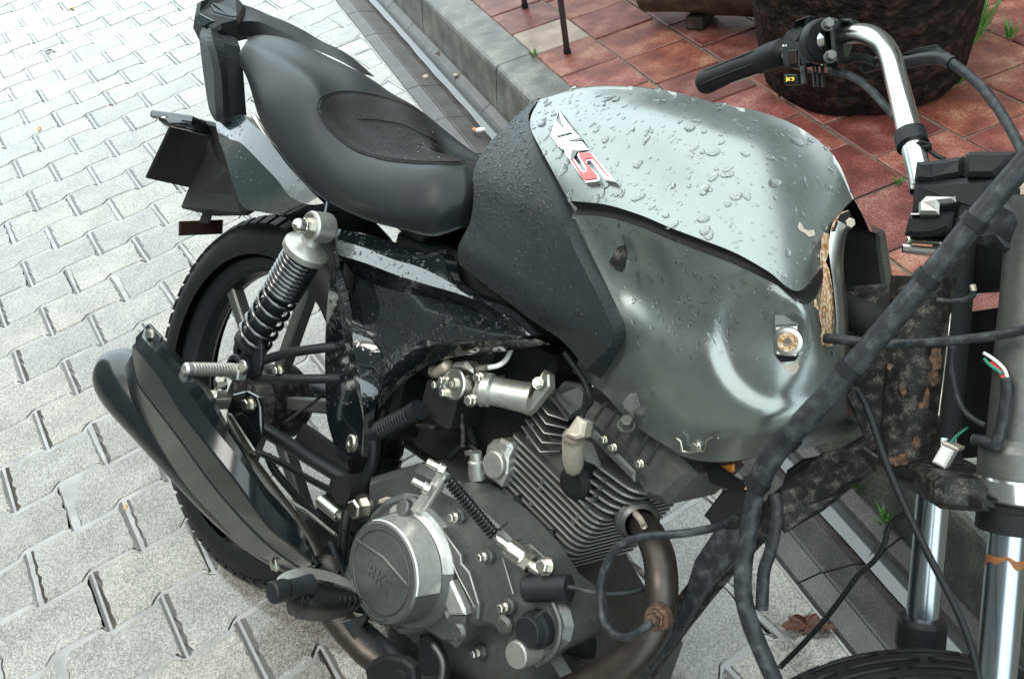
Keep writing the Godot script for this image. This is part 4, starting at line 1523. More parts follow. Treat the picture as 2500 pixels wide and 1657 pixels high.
func exhaust_rear() -> void:
	# ---- muffler: round body, faceted heat shield, outlet pipe along its inner side
	var ex := Node3D.new()
	ex.name = "muffler"
	moto.add_child(ex)
	var mb := ST()
	var pts := PL("0", [276, 896, .205, 281, 901, .205, 300, 920, .205, 338, 962, .205, 400, 1045, .205, 480, 1135, .203, 570, 1232, .200, 650, 1312, .192, 715, 1362, .185, 770, 1400, .175])
	var wid := [50, 108, 146, 160, 140, 136, 128, 104, 80, 56]
	var r := []
	for i in pts.size(): r.append(wid[i] * .5 * mpp(pts[i]))
	tube(mb, pts, r, 28, 4)
	part(ex, "body", mb, M.shield)
	# shield: rows across it, from the lower lip over the ridge to the upper lip
	var sh := [
		[300, 905, .225, 318, 870, .262, 322, 845, .268, 345, 822, .262, 352, 800, .246, 361, 789, .235],
		[308, 985, .228, 330, 925, .268, 346, 870, .276, 372, 852, .272, 388, 836, .252, 394, 822, .236],
		[330, 1030, .230, 345, 955, .272, 392, 930, .281, 415, 900, .276, 435, 888, .255, 443, 875, .238],
		[362, 1080, .232, 382, 1003, .274, 436, 1003, .284, 468, 968, .278, 495, 952, .255, 508, 945, .238],
		[415, 1160, .232, 440, 1080, .274, 500, 1085, .284, 520, 1042, .276, 536, 1020, .252, 541, 1010, .238],
		[480, 1234, .230, 512, 1180, .270, 578, 1184, .279, 585, 1122, .268, 580, 1090, .25, 575, 1070, .236],
		[562, 1310, .222, 590, 1271, .258, 654, 1288, .265, 655, 1225, .252, 645, 1185, .238, 636, 1165, .226],
		[628, 1360, .210, 655, 1335, .240, 712, 1336, .246, 715, 1290, .236, 708, 1255, .222, 700, 1240, .212],
		[692, 1386, .198, 722, 1384, .220, 752, 1370, .226, 758, 1345, .220, 758, 1330, .208, 752, 1318, .2],
		[735, 1400, .195, 745, 1396, .205, 765, 1381, .21, 768, 1376, .206, 770, 1372, .200, 768, 1368, .196]]
	for q in sh:           # a narrow rounded crest at each crease
		for at_ in [[9, 4, -5], [3, 3, -4]]:
			var k: int = at_[0] - 3 if at_[0] == 9 else 3
			q.insert(k + 3, q[k + 2])
			q.insert(k + 3, q[k + 1] + at_[2])
			q.insert(k + 3, q[k] + at_[1])
	var d := dense(rows_from(sh), 5, 1)
	var ss := ST()
	for k in d.size() - 1:
		ss.set_smooth_group(k)
		grid(ss, [d[k], d[k + 1]])
	part(ex, "heat_shield", ss, M.shield)
	slab(ex, "shield_tab", "0", [326, 868, .248, 330, 822, .248, 361, 789, .245, 392, 822, .243, 372, 862, .256], .004, .001, M.gloss)
	bolt(ex, "shield_screw", U("E", 1030, 885, .256), Vector3(0, 0, 1), .0075, .006, M.zinc, 1.3)
	bolt(ex, "shield_screw", U("I", 915, 265, .225), Vector3(-.4, -.3, 1), .007, .008, M.zinc, 1.2)
	bolt(ex, "shield_screw", U("I", 1605, 900, .215), Vector3(-.2, -.2, 1), .0075, .006, M.zinc, 1.3)
	slab(ex, "shield_slot", "N", [1208, 362, .232, 1250, 410, .235, 1380, 530, .232, 1510, 655, .225, 1500, 672, .225, 1400, 640, .23, 1290, 540, .236, 1220, 430, .236], .003, .0005, M.zinc)
	rod(ex, "inner_pipe", "P", [110, 1000, .175, 230, 1120, .175, 360, 1290, .175, 520, 1500, .175, 660, 1690, .172, 780, 1850, .165, 860, 2000, .16, 880, 2100, .16], 46, M.pipe, 16)
	var en := ST()
	lathe(en, pts[0] - (pts[1] - pts[0]).normalized() * .001, pts[0] - pts[1], [[0, .03], [.006, .02], [.006, .016], [-.02, .016], [-.02, 0]], 20)
	part(ex, "outlet", en, M.dull)

# ================================================================ engine
func lathe_arc(st: SurfaceTool, o: Vector3, prof: Array, a0: float, a1: float, n := 20) -> void:  # about z, between two angles in the bike's side plane; prof: z, radius
	var rows := []
	for k in n + 1:
		var a := lerpf(a0, a1, float(k) / n)
		var l := []
		for q in prof: l.append(o + Vector3(cos(a) * q[1], sin(a) * q[1], q[0]))
		rows.append(l)
	for i in prof.size() - 1:
		st.set_smooth_group(i)
		for k in n: quad(st, rows[k][i], rows[k + 1][i], rows[k + 1][i + 1], rows[k][i + 1])
	st.set_smooth_group(-1)
	for e in [0, n]:
		for i in prof.size() - 1: tri(st, o + Vector3(0, 0, prof[i][0]), rows[e][i], rows[e][i + 1])

func ang(w: String, x: float, y: float, z: float, o: Vector3) -> float:
	var p := U(w, x, y, z) - o
	return atan2(p.y, p.x)

func fin(parent: Node, a: Vector3, b: Vector3, back_z: float, r: float, hook := 0.0) -> void:  # a cooling fin: right edge from a (rear) to b (front corner), then across the front
	var f := (b - a).normalized()
	var n := f.cross(Vector3(0, 0, 1)).normalized()
	var out := [a + Vector3(0, 0, -.004) - f * .004, a]
	for k in 6:
		var q := PI / 2 * k / 5.0
		out.append(b - f * r + Vector3(0, 0, -r) + f * sin(q) * r + Vector3(0, 0, cos(q) * r))
	out.append(Vector3(b.x, b.y, back_z))
	out.append(Vector3(a.x, a.y, back_z))
	var th := .0015
	var dark := ST(true)
	var edge := ST(true)
	for s: int in [1, -1]:
		var l := []
		for p in out: l.append(p + n * th * s)
		face(dark, l, n * s)
	for i in out.size():
		var j := (i + 1) % out.size()
		quad(edge if i < out.size() - 2 else dark, out[i] + n * th, out[j] + n * th, out[j] - n * th, out[i] - n * th)
	dark.generate_normals()
	edge.generate_normals()
	var am := ArrayMesh.new()
	dark.commit(am)
	edge.commit(am)
	am.surface_set_material(0, M.fin)
	am.surface_set_material(1, M.fin_edge)
	part(parent, "fin", am)

func engine() -> void:
	var en := Node3D.new()
	en.name = "engine"
	moto.add_child(en)
	# ---- crankcase behind everything
	var cc := ST(true)
	prism(cc, [Vector3(.38, .36, .11), Vector3(.46, .42, .11), Vector3(.55, .43, .11), Vector3(.60, .40, .11), Vector3(.70, .34, .11), Vector3(.78, .30, .11), Vector3(.78, .22, .11), Vector3(.66, .17, .11), Vector3(.50, .17, .11), Vector3(.41, .24, .11)], Vector3(0, 0, 1), .22, .01)
	part(en, "crankcase", cc, M.engine)
	# ---- right-hand cover
	var z0 := .150
	var cover := plate(en, "right_cover", "S", [300, 330, 420, 215, 560, 165, 680, 190, 860, 110, 1010, 190, 1130, 290, 1290, 440, 1400, 560, 1500, 700, 1600, 860, 1720, 960, 1800, 1060, 1830, 1180, 1800, 1300, 1700, 1380, 1520, 1420, 1380, 1260, 1180, 1170, 1030, 1180, 1000, 1280, 940, 1345, 860, 1310, 700, 1215, 520, 1240, 330, 1080, 230, 860, 230, 520], z0, .07, .007, M.engine)
	# clutch dome: face, step, outer ring, with bright machined bands
	var o := U("S", 402, 770, .205)
	o.z = 0.0
	var dm := ST()
	lathe(dm, o, Vector3(0, 0, 1), [[.10, .074], [.160, .074], [.166, .071], [.170, .064], [.203, .0605], [.2055, .058], [.2055, .0505], [.2035, .0495], [.2035, .049], [.2055, .048], [.2060, .020], [.2060, 0]], 64)
	part(en, "clutch_dome", dm, M.engine)
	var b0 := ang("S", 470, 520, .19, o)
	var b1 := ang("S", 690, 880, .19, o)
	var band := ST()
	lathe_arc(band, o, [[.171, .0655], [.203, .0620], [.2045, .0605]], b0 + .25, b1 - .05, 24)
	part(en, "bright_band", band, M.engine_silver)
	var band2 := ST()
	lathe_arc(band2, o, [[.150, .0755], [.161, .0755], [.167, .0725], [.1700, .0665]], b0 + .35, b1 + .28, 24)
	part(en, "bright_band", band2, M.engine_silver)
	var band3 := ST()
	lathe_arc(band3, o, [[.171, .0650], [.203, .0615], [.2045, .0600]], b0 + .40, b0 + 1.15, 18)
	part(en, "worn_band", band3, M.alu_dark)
	# raised lip crossing the face, and the cast letters
	var lip := ST()
	tube(lip, PL("S", [215, 515, .2062, 420, 650, .2066, 590, 850, .2064, 590, 862, .206, 745, 880, .172]), .0021, 8, 1)
	part(en, "cover_lip", lip, M.alu_dark)
	var arc := ST()
	var ap := []
	for k in 15: ap.append(o + Vector3(cos(-2.5 + k * .105) * .054, sin(-2.5 + k * .105) * .054, .2062))
	tube(arc, ap, .0010, 6, 1)
	part(en, "face_ring", arc, M.alu_dark)
	var tm := TextMesh.new()
	tm.text = "RKS"
	var sf := SystemFont.new()
	sf.font_names = PackedStringArray(["Droid Sans"])
	sf.font_weight = 700
	tm.font = sf
	tm.font_size = 32
	tm.pixel_size = .00075
	tm.depth = .003
	var lt := part(en, "cast_letters", tm, M.engine)
	var lx := (U("S", 490, 890, .206) - U("S", 270, 680, .206)).normalized()
	var ly := Vector3(0, 0, 1).cross(lx)
	lt.transform = Transform3D(Basis(lx, ly, Vector3(0, 0, 1)), U("S", 385, 800, .2062))
	# bright step and silver-edged rib on the cover
	slab(en, "bright_step", "S", [755, 785, .164, 815, 765, .164, 850, 690, .164, 905, 775, .164, 1000, 985, .164, 1028, 1050, .163, 1032, 1090, .162, 905, 1088, .162, 885, 1030, .163], .012, .003, M.engine_silver)
	slab(en, "lower_step", "S", [755, 800, .1615, 885, 1040, .1610, 905, 1095, .1600, 1032, 1098, .1590, 1028, 1160, .156, 960, 1290, .154, 870, 1290, .154, 720, 1190, .156, 735, 900, .160], .012, .003, M.engine)
	slab(en, "cover_rib", "S", [858, 432, .160, 1003, 635, .160, 1008, 695, .160, 1068, 765, .160, 1138, 1000, .159, 1132, 1120, .157, 1105, 1140, .157, 1112, 1030, .158, 985, 790, .159, 925, 645, .160], .010, .0022, M.engine)
	rod(en, "rib_edge", "S", [858, 432, .1605, 1003, 635, .1605, 1008, 695, .1605, 1068, 765, .1605, 1138, 1000, .1595], 3.0, M.engine_silver, 6, 1)
	rod(en, "rib_edge", "S", [858, 432, .1605, 925, 650, .1605, 985, 792, .1605, 1112, 1032, .1595], 3.0, M.engine_silver, 6, 1)
	rod(en, "cast_rib", "S", [1320, 655, .156, 1400, 925, .156], 3.5, M.engine_silver, 6, 1)
	for q in [[965, 345, .160], [1180, 645, .160], [1340, 1025, .160], [1130, 1370, .12]]:
		var bs := U("S", q[0], q[1], q[2])
		var boss := ST()
		lathe(boss, bs + Vector3(0, 0, -.035), Vector3(0, 0, 1), [[0, .0105], [.031, .0092], [.033, .008], [.033, 0]], 18)
		part(en, "screw_boss", boss, M.engine)
		bolt(en, "cover_screw", bs, Vector3(0, 0, 1), .0048, .010, M.zinc, 1.3)
	for q in [[985, 1205, .155], [1330, 1160, .155]]:
		var pn := ST()
		lathe(pn, U("S", q[0], q[1], q[2]), Vector3(.1, -.1, 1), [[-.02, .012], [0, .0115], [.004, .008], [.004, 0]], 16)
		part(en, "casting_boss", pn, M.alu_dark)
	var cap := ST()
	lathe(cap, U("S", 1415, 1390, .178) + Vector3(0, 0, -.04), Vector3(0, 0, 1), [[0, .0155], [.038, .0148], [.040, .0138], [.040, 0]], 28)
	part(en, "inspection_plug", cap, M.alu)
	var oc := ST()
	lathe(oc, U("T", 330, 1130, .172) + Vector3(0, 0, -.03), Vector3(0, 0, 1), [[0, .021], [.018, .021], [.022, .019], [.030, .0165], [.031, .0155], [.031, 0]], 28)
	part(en, "oil_filler", oc, M.black)
	rod(en, "filler_grip", "T", [415, 985, .175, 525, 905, .175], 7, M.alu_dark, 8, 1)
	rod(en, "pump_rim", "T", [540, 770, .150, 590, 880, .150, 635, 1000, .150, 645, 1130, .150, 610, 1270, .150, 540, 1370, .148, 430, 1430, .145], 16, M.alu_dark, 10)
	slab(en, "pump_cover", "T", [540, 770, .149, 590, 880, .149, 635, 1000, .149, 645, 1130, .149, 610, 1270, .149, 540, 1370, .148, 430, 1430, .146, 250, 1500, .146, 120, 1400, .148, 160, 1000, .149, 430, 800, .149], .03, .003, M.engine)
	var bar := ST()
	lathe(bar, U("T", 320, 720, .158), U("T", 570, 715, .150) - U("T", 320, 720, .158), [[0, 0], [0, .0135], [.002, .0145], [.052, .0145], [.052, 0]], 20)
	part(en, "oil_strainer", bar, M.black)
	var stud := ST()
	var sd := Vector3(-.05, -.22, 1).normalized()
	lathe(stud, U("T", 885, 1010, .10), sd, [[0, .0125], [.003, .0125], [.003, .0]], 18)
	lathe(stud, U("T", 885, 1010, .10), sd, [[.003, .0088], [.012, .0088], [.013, .007]], 6)
	lathe(stud, U("T", 885, 1010, .10), sd, [[.012, .0050], [.032, .0050], [.033, .004], [.033, 0]], 12)
	part(en, "mounting_stud", stud, M.zinc)
	# lower case, sump, left bits that fill the dark below
	slab(en, "sump", "T", [480, 1400, .12, 700, 1330, .10, 900, 1400, .09, 980, 1400, .08, 1000, 1250, .08, 900, 1000, .09, 820, 900, .10, 700, 800, .11, 620, 900, .12], .05, .004, M.dull)
	var sb := ST(true)
	block(sb, Vector3(.62, .17, .02), Vector3(.14, 0, 0), Vector3(0, .05, 0), Vector3(0, 0, .09), .012)
	part(en, "sump", sb, M.engine)
	# ---- clutch arm, its end bolts and spring, cable adjuster
	var ca := ST(true)
	var cp := PL("S", [612, 285, .176, 640, 250, .178, 800, 40, .182, 850, 5, .182, 885, 30, .182, 870, 70, .182, 735, 285, .178, 690, 320, .176, 640, 320, .176])
	prism(ca, cp, plane_normal(cp), .007, .002)
	part(en, "clutch_arm", ca, M.engine_silver)
	var cv := ST()
	lathe(cv, U("S", 650, 300, .158), Vector3(-.1, .35, 1), [[-.03, .017], [.006, .017], [.009, .0155], [.012, .011], [.020, .010], [.022, .008], [.022, 0]], 22)
	part(en, "clutch_pivot", cv, M.engine)
	for q in [[215, 1005, .19], [105, 1145, .185]]:
		var cb := ST()
		var ax := Vector3(-.75, .25, .6).normalized()
		lathe(cb, U("R", q[0], q[1], q[2]) - ax * .008, ax, [[0, 0], [0, .0075], [.007, .0075], [.008, .0068], [.008, .0048], [.022, .0048], [.022, 0]], 12)
		part(en, "clutch_bolt", cb, M.zinc)
	var spr := ST()
	helix(spr, U("R", 300, 1110, .172), U("R", 645, 1520, .162), .0062, .0014, 17)
	part(en, "clutch_spring", spr, M.black)
	rod(en, "clutch_cable", "R", [255, 1070, .175, 300, 1110, .172, 645, 1520, .162, 700, 1580, .16], 7, M.dull, 8)
	var a0 := U("T", 35, 230, .160)
	var a1 := U("T", 480, 585, .150)
	var ad := ST()
	var al := a0.distance_to(a1)
	lathe(ad, a0, a1 - a0, [[0, 0], [0, .0035], [al * .10, .0035], [al * .10, .0055], [al * .28, .0055], [al * .28, .0095], [al * .34, .0105], [al * .60, .0105], [al * .64, .009], [al * .64, .0065], [al * .78, .0062], [al * .80, .0075], [al * .97, .0075], [al, .005], [al, 0]], 20)
	part(en, "cable_adjuster", ad, M.zinc)
	var an := ST()
	lathe(an, a0.lerp(a1, .64), a1 - a0, [[0, 0], [0, .0115], [.008, .0115], [.008, 0]], 6)
	part(en, "adjuster_nut", an, M.zinc)
	slab(en, "adjuster_bracket", "T", [200, 330, .148, 360, 300, .148, 560, 480, .145, 570, 520, .145, 500, 560, .145, 300, 470, .148], .004, .001, M.engine)
	bolt(en, "bracket_bolt", U("T", 520, 510, .150), Vector3(0, .2, 1), .0075, .012, M.zinc, 1.4)
	rod(en, "cable", "T", [480, 583, .15, 580, 640, .15, 700, 695, .148, 860, 735, .145, 1030, 765, .14, 1250, 765, .125, 1460, 720, .10, 1600, 680, .08], 12, M.tape, 10)
	for q in [[30, 190, 160, 90], [240, 640, 400, 545], [150, 300, 290, 250]]:
		rod(en, "case_rib", "T", [q[0], q[1], .146, q[2], q[3], .146], 5, M.alu_dark, 6, 1)
	# ---- cylinder: core, fins, head
	var ct := Vector3(.225, .974, 0)      # cylinder axis, leaning forward
	var core := ST(true)
	var q0 := U("K", 150, 700, .058)
	var k0 := PL("K", [75, 560, 120, 220, 240, 60, 560, 200, 700, 560, 560, 690, 410, 920], .060)
	prism(core, k0, Vector3(0, 0, 1), .12, .01)
	part(en, "cylinder", core, M.fin)
	var n := 12
	for i in n:
		var t := float(i) / (n - 1)
		var ra := Vector2(lerpf(48, 128, t), lerpf(575, 150, t))
		if t < .15: ra += Vector2(8, 20) * (.15 - t) / .15
		var ca2 := Vector2(lerpf(398, 640, t), lerpf(936, 655, t))
		fin(en, U("K", ra.x, ra.y, .074), U("K", ca2.x, ca2.y, .074), -.074, .018)
	for i in 5:        # head fins ahead of the spark plug
		var t := i / 4.0
		fin(en, U("K", lerpf(470, 636, t), lerpf(455, 342, t), .074), U("K", lerpf(700, 850, t), lerpf(620, 500, t), .070), -.07, .02)
	for i in 5:        # head fins behind it, cranked
		var t := i / 4.0
		var pa := U("R", lerpf(858, 985, t), lerpf(690, 505, t), .076)
		var pb := U("R", lerpf(1002, 1060, t), lerpf(888, 600, t), .076)
		var pc := U("R", lerpf(1150, 1215, t), lerpf(882, 650, t), .066)
		var fs := ST(true)
		var nn := Vector3(-.2, .97, 0).normalized()
		for w in [[pa, pb], [pb, pc]]:
			var f: Vector3 = (w[1] - w[0]).normalized()
			var m2: Vector3 = f.cross(Vector3(0, 0, 1)).normalized()
			quad(fs, w[0] + m2 * .0011, w[1] + m2 * .0011, w[1] - m2 * .0011, w[0] - m2 * .0011)
			quad(fs, w[0] + m2 * .0011, w[1] + m2 * .0011, w[1] + m2 * .0011 - Vector3(0, 0, .12), w[0] + m2 * .0011 - Vector3(0, 0, .12))
			quad(fs, w[0] - m2 * .0011, w[1] - m2 * .0011, w[1] - m2 * .0011 - Vector3(0, 0, .12), w[0] - m2 * .0011 - Vector3(0, 0, .12))
		part(en, "head_fin", fs, M.fin)
		var fe := ST()
		tube(fe, [pa, pb, pc], .0012, 6, 1)
		part(en, "fin_edge", fe, M.fin_edge)
	# little bosses on the fins
	for q in [[285, 460], [300, 420], [235, 545], [220, 610], [480, 655], [505, 630], [590, 525], [560, 570], [610, 495], [635, 455], [660, 410], [115, 250], [125, 210], [240, 90], [215, 160]]:
		var st := ST()
		lathe(st, U("K", q[0], q[1], .073), Vector3(0, 0, 1), [[-.01, .0034], [.0018, .0030], [.0018, 0]], 10)
		part(en, "fin_boss", st, M.alu_dark)
	for q in [[150, 500, 175, 590], [355, 700, 335, 850]]:
		rod(en, "damper_block", "K", [q[0], q[1], .0755, q[2], q[3], .0755], 20, M.rubber, 8, 1)
	# cylinder head top: flange, uprights under the tank
	var hd := ST(true)
	prism(hd, PL("K", [190, -60, 330, -120, 520, -80, 760, 60, 1000, 200, 1180, 380, 1000, 560, 870, 520, 800, 400, 560, 120, 440, 60, 240, 60], .052), Vector3(0, 0, 1), .11, .01)
	part(en, "cylinder_head", hd, M.fin)
	slab(en, "head_flange", "K", [540, 105, .078, 575, 95, .078, 835, 360, .076, 830, 425, .076, 800, 395, .076, 560, 150, .078], .012, .002, M.engine)
	rod(en, "flange_edge", "K", [548, 100, .0785, 825, 370, .0765], 5, M.fin_edge, 6, 1)
	for i in 6:
		var x := 600.0 + i * 62.0
		rod(en, "head_rib", "K", [x, 60 + i * 52, .070, x + 70, -40 + i * 46, .068], 9, M.fin, 6, 1)
	for q in [[575, 95], [660, 175], [715, 220]]:
		bolt(en, "head_bolt", U("K", q[0], q[1], .079), Vector3(0, 0, 1), .0042, .007, M.zinc, 1.2)
	bolt(en, "head_bolt", U("K", 785, 100, .080), Vector3(.2, .8, .6), .0075, .014, M.alu_dark)
	bolt(en, "head_bolt", U("K", 870, 315, .078), Vector3(0, 0, 1), .0045, .007, M.zinc, 1.2)
	for q in [["R", 1090, 470, 1215, 640], ["R", 1130, 440, 1230, 525]]:
		rod(en, "casting_edge", q[0], [q[1], q[2], .078, q[3], q[4], .078], 7, M.alu_dark, 6, 1)
	slab(en, "rocker_cover", "R", [1085, 460, .074, 1180, 350, .074, 1300, 370, .06, 1360, 430, .055, 1340, 560, .055, 1230, 640, .07], .03, .004, M.engine)
	# spark plug boss and cap
	var bs := ST()
	lathe(bs, U("R", 1262, 1030, .078) + Vector3(0, -.01, -.04), Vector3(.1, -.1, 1), [[0, .022], [.036, .0215], [.040, .0195], [.043, .013], [.043, 0]], 28)
	part(en, "plug_well", bs, M.rubber)
	var pc2 := ST()
	tube(pc2, PL("R", [1255, 1010, .088, 1252, 960, .098, 1252, 850, .112, 1255, 760, .122]), [.0105, .0118, .0122, .0122], 8, 2)
	part(en, "spark_plug_cap", pc2, M.bare)
	slab(en, "plug_cap_head", "R", [1180, 755, .1345, 1275, 612, .130, 1352, 660, .126, 1330, 770, .128, 1260, 790, .133], .024, .003, M.bare)
	rod(en, "plug_lead", "R", [1310, 640, .118, 1330, 590, .11, 1345, 560, .10, 1390, 500, .085, 1370, 430, .08, 1330, 330, .08, 1240, 200, .085, 1180, 120, .09], 15, M.black, 10)
	# ---- exhaust header
	var exh := Node3D.new()
	exh.name = "exhaust_pipe"
	moto.add_child(exh)
	var hp := PL("K", [800, 560, .0, 860, 640, .03, 930, 740, .06, 975, 850, .085, 992, 1000, .10, 985, 1130, .105, 945, 1270, .11, 850, 1410, .115, 700, 1530, .12, 500, 1640, .125, 200, 1760, .13])
	var hr := []
	for i in hp.size(): hr.append([66, 70, 76, 80, 82, 82, 84, 86, 88, 90, 90][i] * .5 * mpp(hp[i]))
	var hs := ST()
	tube(hs, hp, hr, 22, 5)
	part(exh, "header", hs, M.pipe)
	var under := ST()
	tube(under, [U("K", 200, 1760, .13), Vector3(.52, .16, .12), Vector3(.40, .20, .15), U("N", 1850, 950, .165)], .02, 14, 4)
	part(exh, "lower_pipe", under, M.pipe)
	var fg := ST()
	lathe(fg, U("K", 850, 640, .04), U("K", 930, 740, .06) - U("K", 800, 560, .0), [[-.014, .0], [-.014, .023], [-.006, .0255], [.004, .0255], [.010, .022], [.014, .018]], 26)
	part(exh, "port_flange", fg, M.engine)
	rod(exh, "flange_stud", "K", [840, 605, .075, 870, 640, .082, 890, 680, .088], 17, M.bare, 10, 1)
	var sn := ST()
	var sp := U("T", 1555, 1000, .135)
	var sx := U("T", 1440, 1060, .175) - sp
	lathe(sn, sp, sx, [[-.01, .014], [.002, .0125], [.004, .011], [.004, 0]], 22)
	lathe(sn, sp, sx, [[.003, .0098], [.011, .0098], [.012, .008]], 6)
	lathe(sn, sp, sx, [[.010, .0068], [.022, .0064], [.024, .005], [.024, 0]], 16)
	part(exh, "oxygen_sensor", sn, M.rust_dark)
	rod(exh, "sensor_lead", "K", [935, 1240, .165, 870, 1290, .17, 790, 1325, .17, 700, 1300, .165, 650, 1210, .155, 635, 1060, .15, 660, 930, .15, 740, 800, .15, 880, 742, .15, 1100, 722, .14, 1290, 690, .12, 1420, 640, .08], 21, M.tape, 12)
	# ---- carburettor and inlet
	var cr := Node3D.new()
	cr.name = "carburettor"
	moto.add_child(cr)
	var i0 := U("R", 585, 410, .105)
	var i1 := U("R", 930, 480, .080)
	var il := i0.distance_to(i1)
	var im := ST()
	lathe(im, i0, i1 - i0, [[-.004, 0], [-.004, .020], [.006, .0205], [.010, .0175], [il * .3, .0172], [il * .85, .0185], [il, .020], [il, 0]], 30)
	part(cr, "inlet_manifold", im, M.alu)
	slab(cr, "head_flange", "R", [850, 570, .088, 880, 600, .090, 930, 560, .090, 1065, 385, .090, 1060, 290, .086, 1020, 255, .08, 985, 320, .084, 980, 370, .086], .010, .002, M.alu)
	slab(cr, "mid_flange", "R", [500, 270, .108, 545, 285, .112, 590, 300, .112, 560, 420, .112, 530, 540, .112, 480, 510, .110, 455, 450, .108, 490, 380, .108], .010, .002, M.alu)
	bolt(cr, "flange_screw", U("R", 540, 320, .116), Vector3(.1, 0, 1), .0058, .008, M.zinc, 1.2)
	bolt(cr, "flange_screw", U("R", 480, 490, .116), Vector3(.1, 0, 1), .0065, .010, M.zinc, 1.2)
	bolt(cr, "flange_screw", U("R", 985, 360, .095), Vector3(.3, .3, 1), .0058, .008, M.zinc, 1.2)
	var bd := ST(true)
	prism(bd, PL("R", [260, 320, 300, 250, 330, 200, 420, 190, 470, 250, 480, 400, 430, 480, 330, 470, 280, 400], .105), Vector3(0, 0, 1), .06, .004)
	part(cr, "carburettor_body", bd, M.alu)
	var tp := ST()
	lathe(tp, U("R", 375, 365, .110), Vector3(-.05, 0, 1), [[-.03, .0205], [.008, .0205], [.010, .019], [.010, .0165], [.008, .0155], [.008, .007]], 30)
	lathe(tp, U("R", 375, 365, .110), Vector3(-.05, 0, 1), [[.008, .0072], [.012, .0072], [.012, .0045], [.006, .0045], [.006, 0]], 18)
	part(cr, "throttle_pulley", tp, M.zinc)
	for q in [[290, 345], [300, 440], [238, 380]]:
		bolt(cr, "idle_screw", U("R", q[0], q[1], .112), Vector3(-.2, 0, 1), .005, .012, M.zinc, 1.2)
	rod(cr, "vent_stub", "R", [520, 250, .10, 570, 245, .10, 610, 240, .10], 17, M.alu, 10, 1)
	rod(cr, "fuel_hose", "R", [600, 242, .10, 680, 225, .10, 730, 190, .09, 760, 140, .08, 790, 60, .06], 13, M.white, 10)
	rod(cr, "drain_tube", "R", [380, 480, .08, 395, 600, .08, 405, 720, .08, 410, 850, .08], 13, M.grimy, 8)
	var bw := ST(true)
	block(bw, U("R", 330, 520, .07), Vector3(.03, 0, 0), Vector3(0, .025, 0), Vector3(0, 0, .03), .005)
	part(cr, "float_bowl", bw, M.dull)
	rod(cr, "choke_rod", "R", [300, 230, .10, 235, 270, .09, 190, 270, .08], 34, M.bare, 12)
	# ---- starter motor, breather, clips behind the cylinder
	var sm := Node3D.new()
	sm.name = "starter_motor"
	moto.add_child(sm)
	slab(sm, "gear_housing", "R", [568, 900, .088, 580, 840, .088, 625, 795, .088, 690, 783, .088, 760, 820, .088, 780, 860, .086, 745, 930, .088, 735, 1060, .088, 690, 1160, .088, 555, 1065, .088, 620, 1010, .088, 590, 960, .088], .03, .004, M.alu)
	var bo := ST()
	lathe(bo, U("R", 660, 985, .089), Vector3(0, 0, 1), [[0, .0175], [.005, .0168], [.006, .015], [.006, 0]], 22)
	part(sm, "housing_boss", bo, M.alu)
	var pb2 := ST()
	lathe(pb2, U("R", 520, 1090, .088), Vector3(-.25, .95, .2), [[0, .011], [.022, .0105], [.024, .008], [.034, .0075], [.034, 0]], 16)
	part(sm, "pillar", pb2, M.alu)
	slab(sm, "hose_clip", "R", [410, 880, .09, 450, 870, .09, 515, 885, .09, 500, 925, .09, 420, 920, .09], .008, .0015, M.zinc)
	rod(sm, "starter_cable", "R", [300, 940, .07, 400, 850, .07, 500, 860, .07, 520, 960, .07, 480, 1060, .07], 16, M.black, 8)
	rod(sm, "breather_hose", "R", [440, 690, .06, 480, 800, .06, 500, 900, .06], 24, M.dull, 10)
	rod(sm, "frame_stub", "R", [60, 690, .07, 200, 700, .07, 400, 700, .07], 16, M.grimy, 8, 1)
	# ---- footrest rubber, brake pedal, kick lever boss
	var kn := Node3D.new()
	kn.name = "brake_spring_rod"
	moto.add_child(kn)
	var ka := U("J", 780, 120, .125)
	var kb := U("J", 1010, 0, .125)
	var cs := ST()
	helix(cs, ka, ka.lerp(kb, .82), .0095, .0030, 12)
	part(kn, "brake_switch_spring", cs, M.black)
	var cs2 := ST()
	lathe(cs2, ka, kb - ka, [[-.02, .008], [.0, .009], [ka.distance_to(kb) * .8, .008], [ka.distance_to(kb) * .82, .013], [ka.distance_to(kb), .013], [ka.distance_to(kb), 0]], 16)
	part(kn, "brake_switch", cs2, M.black)
	var ft := Node3D.new()
	ft.name = "rider_footrest"
	moto.add_child(ft)
	var g0 := U("N", 1330, 1265, .345)
	var knob := ST()
	lathe(knob, U("N", 1235, 1260, .352), Vector3(0.05, .02, -1), [[0, 0], [0, .0105], [.002, .0125], [.016, .0125], [.020, .0105], [.034, .0105], [.05, .012]], 20)
	part(ft, "end_knob", knob, M.black)
	var rb := loft(ft, "rubber", [
		[1395, 1280, .315, 1400, 1330, .322, 1410, 1420, .310, 1430, 1500, .29],
		[1480, 1190, .300, 1500, 1290, .318, 1540, 1450, .312, 1580, 1568, .28],
		[1680, 1140, .275, 1720, 1280, .300, 1760, 1450, .300, 1790, 1590, .26],
		[1900, 1160, .245, 1930, 1290, .270, 1960, 1450, .270, 1980, 1560, .23],
		[2110, 1220, .220, 2130, 1300, .235, 2140, 1420, .235, 2150, 1500, .20],
		[2230, 1270, .205, 2260, 1330, .210, 2260, 1390, .210, 2240, 1440, .19]], 4, 4, M.rubber, false, "N")
	for i in 12:
		var t := i / 11.0
		var x := lerpf(1560, 2230, t)
		rod(ft, "rubber_rib", "N", [x + 40, lerpf(1300, 1310, t), lerpf(.322, .221, t), x + 36, 1370, lerpf(.322, .222, t), x + 10, lerpf(1470, 1410, t), lerpf(.314, .220, t), x - 40, lerpf(1560, 1460, t), lerpf(.29, .205, t)], 6, M.rubber, 6)
